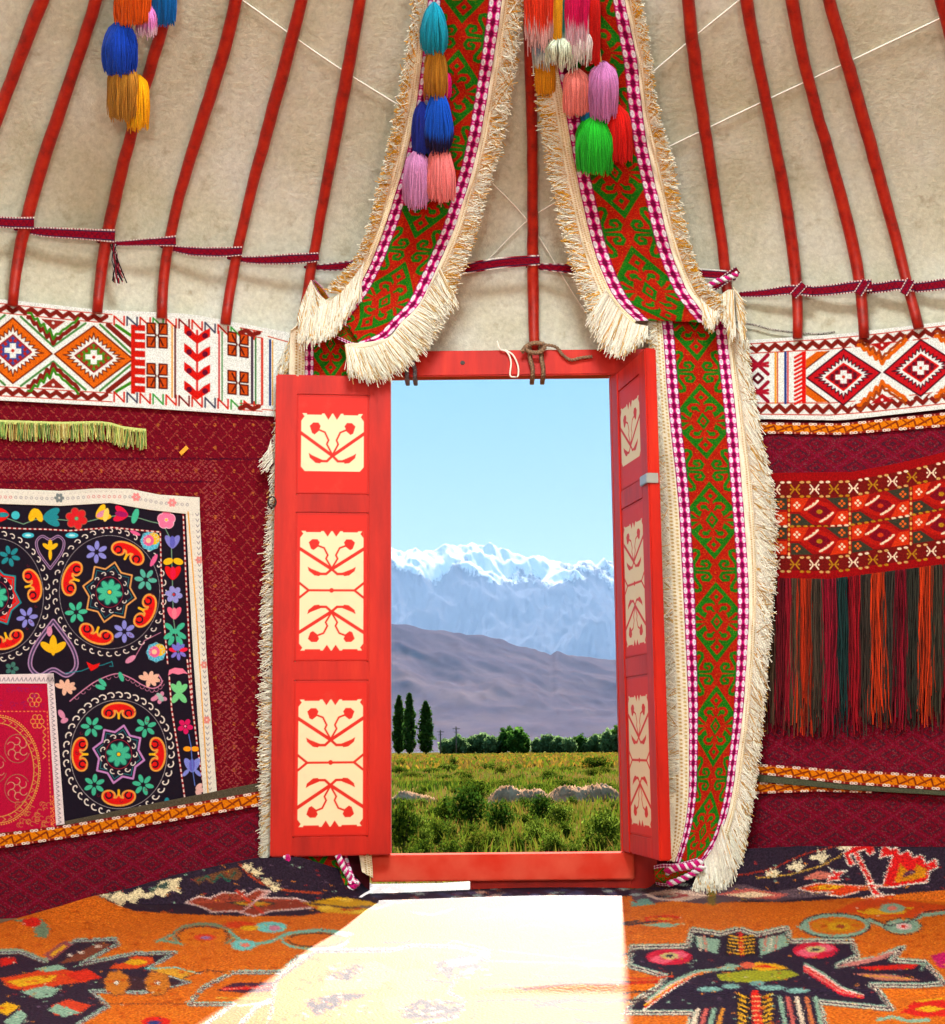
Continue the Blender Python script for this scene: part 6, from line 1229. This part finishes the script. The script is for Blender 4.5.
# --- hills and snow range (real size, far away)
from mathutils import noise as mnoise
def ridge(x, y, sd, H=.9, oc=6):
    return mnoise.ridged_multi_fractal(Vector((x, y, sd)), H, 2.1, oc, 1.0, 2.0)
def rng_mesh(name, y0, y1, y2, prof, foot, nx, ny, sx, sy, sd, amp, mat, label, spread, pwr=1., jit_px=1.):
    P = np.array(prof, float); xs = np.linspace(-spread, spread, nx); pr = []
    D = y1 - CAM[1]
    pxs = 472.5 + (xs - CAM[0]) / D * F; yy = np.interp(pxs, P[:, 0], P[:, 1])
    for i, q in enumerate(pxs):
        if q < P[0, 0] or q > P[-1, 0]: dd = (P[0, 0] - q) if q < P[0, 0] else (q - P[-1, 0]); yy[i] += min(1, dd / 60) * (mnoise.fractal(Vector((q * .012, sd, 0)), .8, 2., 5) * 18)
    yy = yy + np.array([mnoise.fractal(Vector((q * .16, sd + 2, 0)), .7, 2., 4) * jit_px for q in pxs]); rowsh = CAM[2] + (740. - yy) / F * D
    V = np.zeros((ny, nx, 3)); tt = np.linspace(0, 1, ny)
    for j, t in enumerate(tt):
        if t < .62: y = y0 + (y1 - y0) * t / .62; e = (t / .62) ** pwr
        else: y = y1 + (y2 - y1) * (t - .62) / .38; e = 1 - .7 * ((t - .62) / .38)
        f_ = (y - CAM[1]) / D
        for i in range(nx):
            x = xs[i] * f_; n_ = ridge(x / sx + .3 * math.sin(y / sy * 2), y / sy, sd) - 1.1; w_ = (math.sin(t / .62 * math.pi * .75) + .02) if t < .62 else .7; h = rowsh[i] * e + n_ * amp * w_
            V[j, i] = (x, y, foot + max(0, h - foot * 0))
    o = mk(name, V, gridfaces(ny, nx)[:, ::-1], mat); tag(o, label, 'mountains', kind='structure'); return o
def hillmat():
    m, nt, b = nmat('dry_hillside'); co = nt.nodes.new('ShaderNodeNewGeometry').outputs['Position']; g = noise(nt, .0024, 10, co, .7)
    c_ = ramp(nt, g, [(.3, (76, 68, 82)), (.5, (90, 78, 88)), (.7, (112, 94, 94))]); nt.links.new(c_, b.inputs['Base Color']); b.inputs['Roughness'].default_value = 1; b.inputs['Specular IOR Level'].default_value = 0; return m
def snowmat():
    m, nt, b = nmat('snow_and_rock'); ge = nt.nodes.new('ShaderNodeNewGeometry'); s_ = nt.nodes.new('ShaderNodeSeparateXYZ'); nt.links.new(ge.outputs['Position'], s_.inputs[0])
    mp = N(nt, 'ShaderNodeMapping'); mp.inputs['Scale'].default_value = (1, .3, .35); nt.links.new(ge.outputs['Position'], mp.inputs[0]); g = noise(nt, .0019, 10, mp.outputs[0], .7)
    ma = nt.nodes.new('ShaderNodeMath'); ma.operation = 'MULTIPLY_ADD'; nt.links.new(g, ma.inputs[0]); ma.inputs[1].default_value = 2300; nt.links.new(s_.outputs['Z'], ma.inputs[2])
    mr = nt.nodes.new('ShaderNodeMapRange'); nt.links.new(ma.outputs[0], mr.inputs[0]); mr.inputs[1].default_value = SNOW0; mr.inputs[2].default_value = SNOW1
    c_ = mixc(nt, mr.outputs[0], (84, 88, 106), (232, 232, 236)); nt.links.new(c_, b.inputs['Base Color']); b.inputs['Roughness'].default_value = 1; b.inputs['Specular IOR Level'].default_value = 0; return m
SNOW0, SNOW1 = 3700., 3850.
hp = [(330, 612), (365, 617), (390.5, 619), (408, 620), (429, 625.5), (450, 625.5), (475, 628), (499.5, 632.5), (520.6, 639.5), (534.7, 643), (549, 649.4), (556, 646.6), (566, 651), (584, 651), (617, 653), (660, 655)]
mp_ = [(330, 546), (365, 543), (390.5, 542), (413, 544.6), (433, 552), (455.6, 550), (482, 547.4), (491, 548), (503, 554.5), (524, 559), (538, 559.7), (552, 561.5), (563, 558.7), (580, 554.5), (591, 554.5), (605, 560), (615.6, 567.5), (650, 572)]
rng_mesh('foothills', 3800, 6200, 8500, hp, -30, 460, 170, 420., 900., 3.3, 34, hillmat(), 'brown bare foothills in front of the snow mountains', 3000, 1.35, .7)
rng_mesh('mountain_range', 15000, 24000, 30000, mp_, -30, 700, 200, 1100., 3800., 9.1, 300, snowmat(), 'snow covered mountain range rising into the haze', 9000, 1.15, 1.7)
HAZE = .000038
# haze: real air over the plain
hz = bpy.data.materials.new('haze'); hz.use_nodes = True; nt = hz.node_tree; nt.nodes.clear(); out = nt.nodes.new('ShaderNodeOutputMaterial'); vs = nt.nodes.new('ShaderNodeVolumeScatter'); vs.inputs['Color'].default_value = (.25, .38, .62, 1); vs.inputs['Density'].default_value = HAZE; vs.inputs['Anisotropy'].default_value = .0; nt.links.new(vs.outputs[0], out.inputs['Volume'])
bm = bmesh.new(); box_bm(bm, (0, 18500, 1080), (34000, 35800, 2360)); hb = bmobj('haze', bm, hz); tag(hb, 'thin blue haze lying over the plain in front of the mountains', 'haze', kind='stuff')
# ================================================================== LIGHT
sc = bpy.context.scene
sc.view_settings.view_transform = 'Standard'; sc.view_settings.look = 'None'; sc.view_settings.gamma = 1; sc.view_settings.use_curve_mapping = False; sc.view_settings.exposure = 0.0
w = bpy.data.worlds.new('sky'); sc.world = w; w.use_nodes = True; nt = w.node_tree; bg = nt.nodes['Background']
tc = nt.nodes.new('ShaderNodeTexCoord'); sx = nt.nodes.new('ShaderNodeSeparateXYZ'); nt.links.new(tc.outputs['Generated'], sx.inputs[0])
c = ramp(nt, sx.outputs['Z'], [(0., (190, 224, 246)), (.12, (172, 218, 248)), (.27, (146, 210, 248)), (1., (110, 180, 240))]); nt.links.new(c, bg.inputs['Color']); bg.inputs['Strength'].default_value = 1.0
def sunlight(az, el, e, ang=.6):
    l = bpy.data.lights.new('sun', 'SUN'); l.energy = e; l.angle = math.radians(ang); l.color = (1, .95, .90); o = bpy.data.objects.new('sun', l); col.objects.link(o)
    d = Vector((-math.sin(math.radians(az)), -math.cos(math.radians(az)), -math.tan(math.radians(el)))); o.rotation_euler = d.to_track_quat('-Z', 'Y').to_euler(); o.location = (0, 0, 8); return o
SUN_AZ, SUN_EL = 5.6, 30.
sunlight(SUN_AZ, SUN_EL, 19.5)
def area(name, loc, target, size, e, c):
    l = bpy.data.lights.new(name, 'AREA'); l.shape = 'DISK'; l.size = size; l.energy = e; l.color = c; o = bpy.data.objects.new(name, l); col.objects.link(o); o.location = loc
    o.rotation_euler = (Vector(target) - Vector(loc)).to_track_quat('-Z', 'Y').to_euler(); return o
area('crown_skylight', (0, 0, 3.42), (0, .5, 0),   .9, 165, (.93, .97, 1))
def lamp(name, loc, r, e, c):
    l = bpy.data.lights.new(name, 'POINT'); l.energy = e; l.shadow_soft_size = r; l.color = c; o = bpy.data.objects.new(name, l); col.objects.link(o); o.location = loc
lamp('fill_lamp', (-.55, -1.5, 1.35), .05, 122, (1, .97, .94))  # unseen fill added near the viewer, placed to throw the tassel shadows
lamp('fill_lamp', (.9, -1.9, 1.1), .25, 92, (.98, .98, .98))  # second unseen fill, added to brighten the interior
# give every single mesh thing an origin at its own base
bpy.context.view_layer.update()
for o in list(sc.objects):
    if o.parent is None and o.type == 'MESH' and o.get('kind') != 'structure' or (o.type == 'MESH' and o.parent is None):
        if o.location.length > 1e-6: continue
        vs = np.empty(len(o.data.vertices) * 3); o.data.vertices.foreach_get('co', vs); vs = vs.reshape(-1, 3)
        if not len(vs): continue
        c = Vector(((vs[:, 0].min() + vs[:, 0].max()) / 2, (vs[:, 1].min() + vs[:, 1].max()) / 2, vs[:, 2].min()))
        if o.data.users > 1: continue
        o.data.transform(Matrix.Translation(-c)); o.location = c
        for ch in o.children: ch.location = ch.location - c
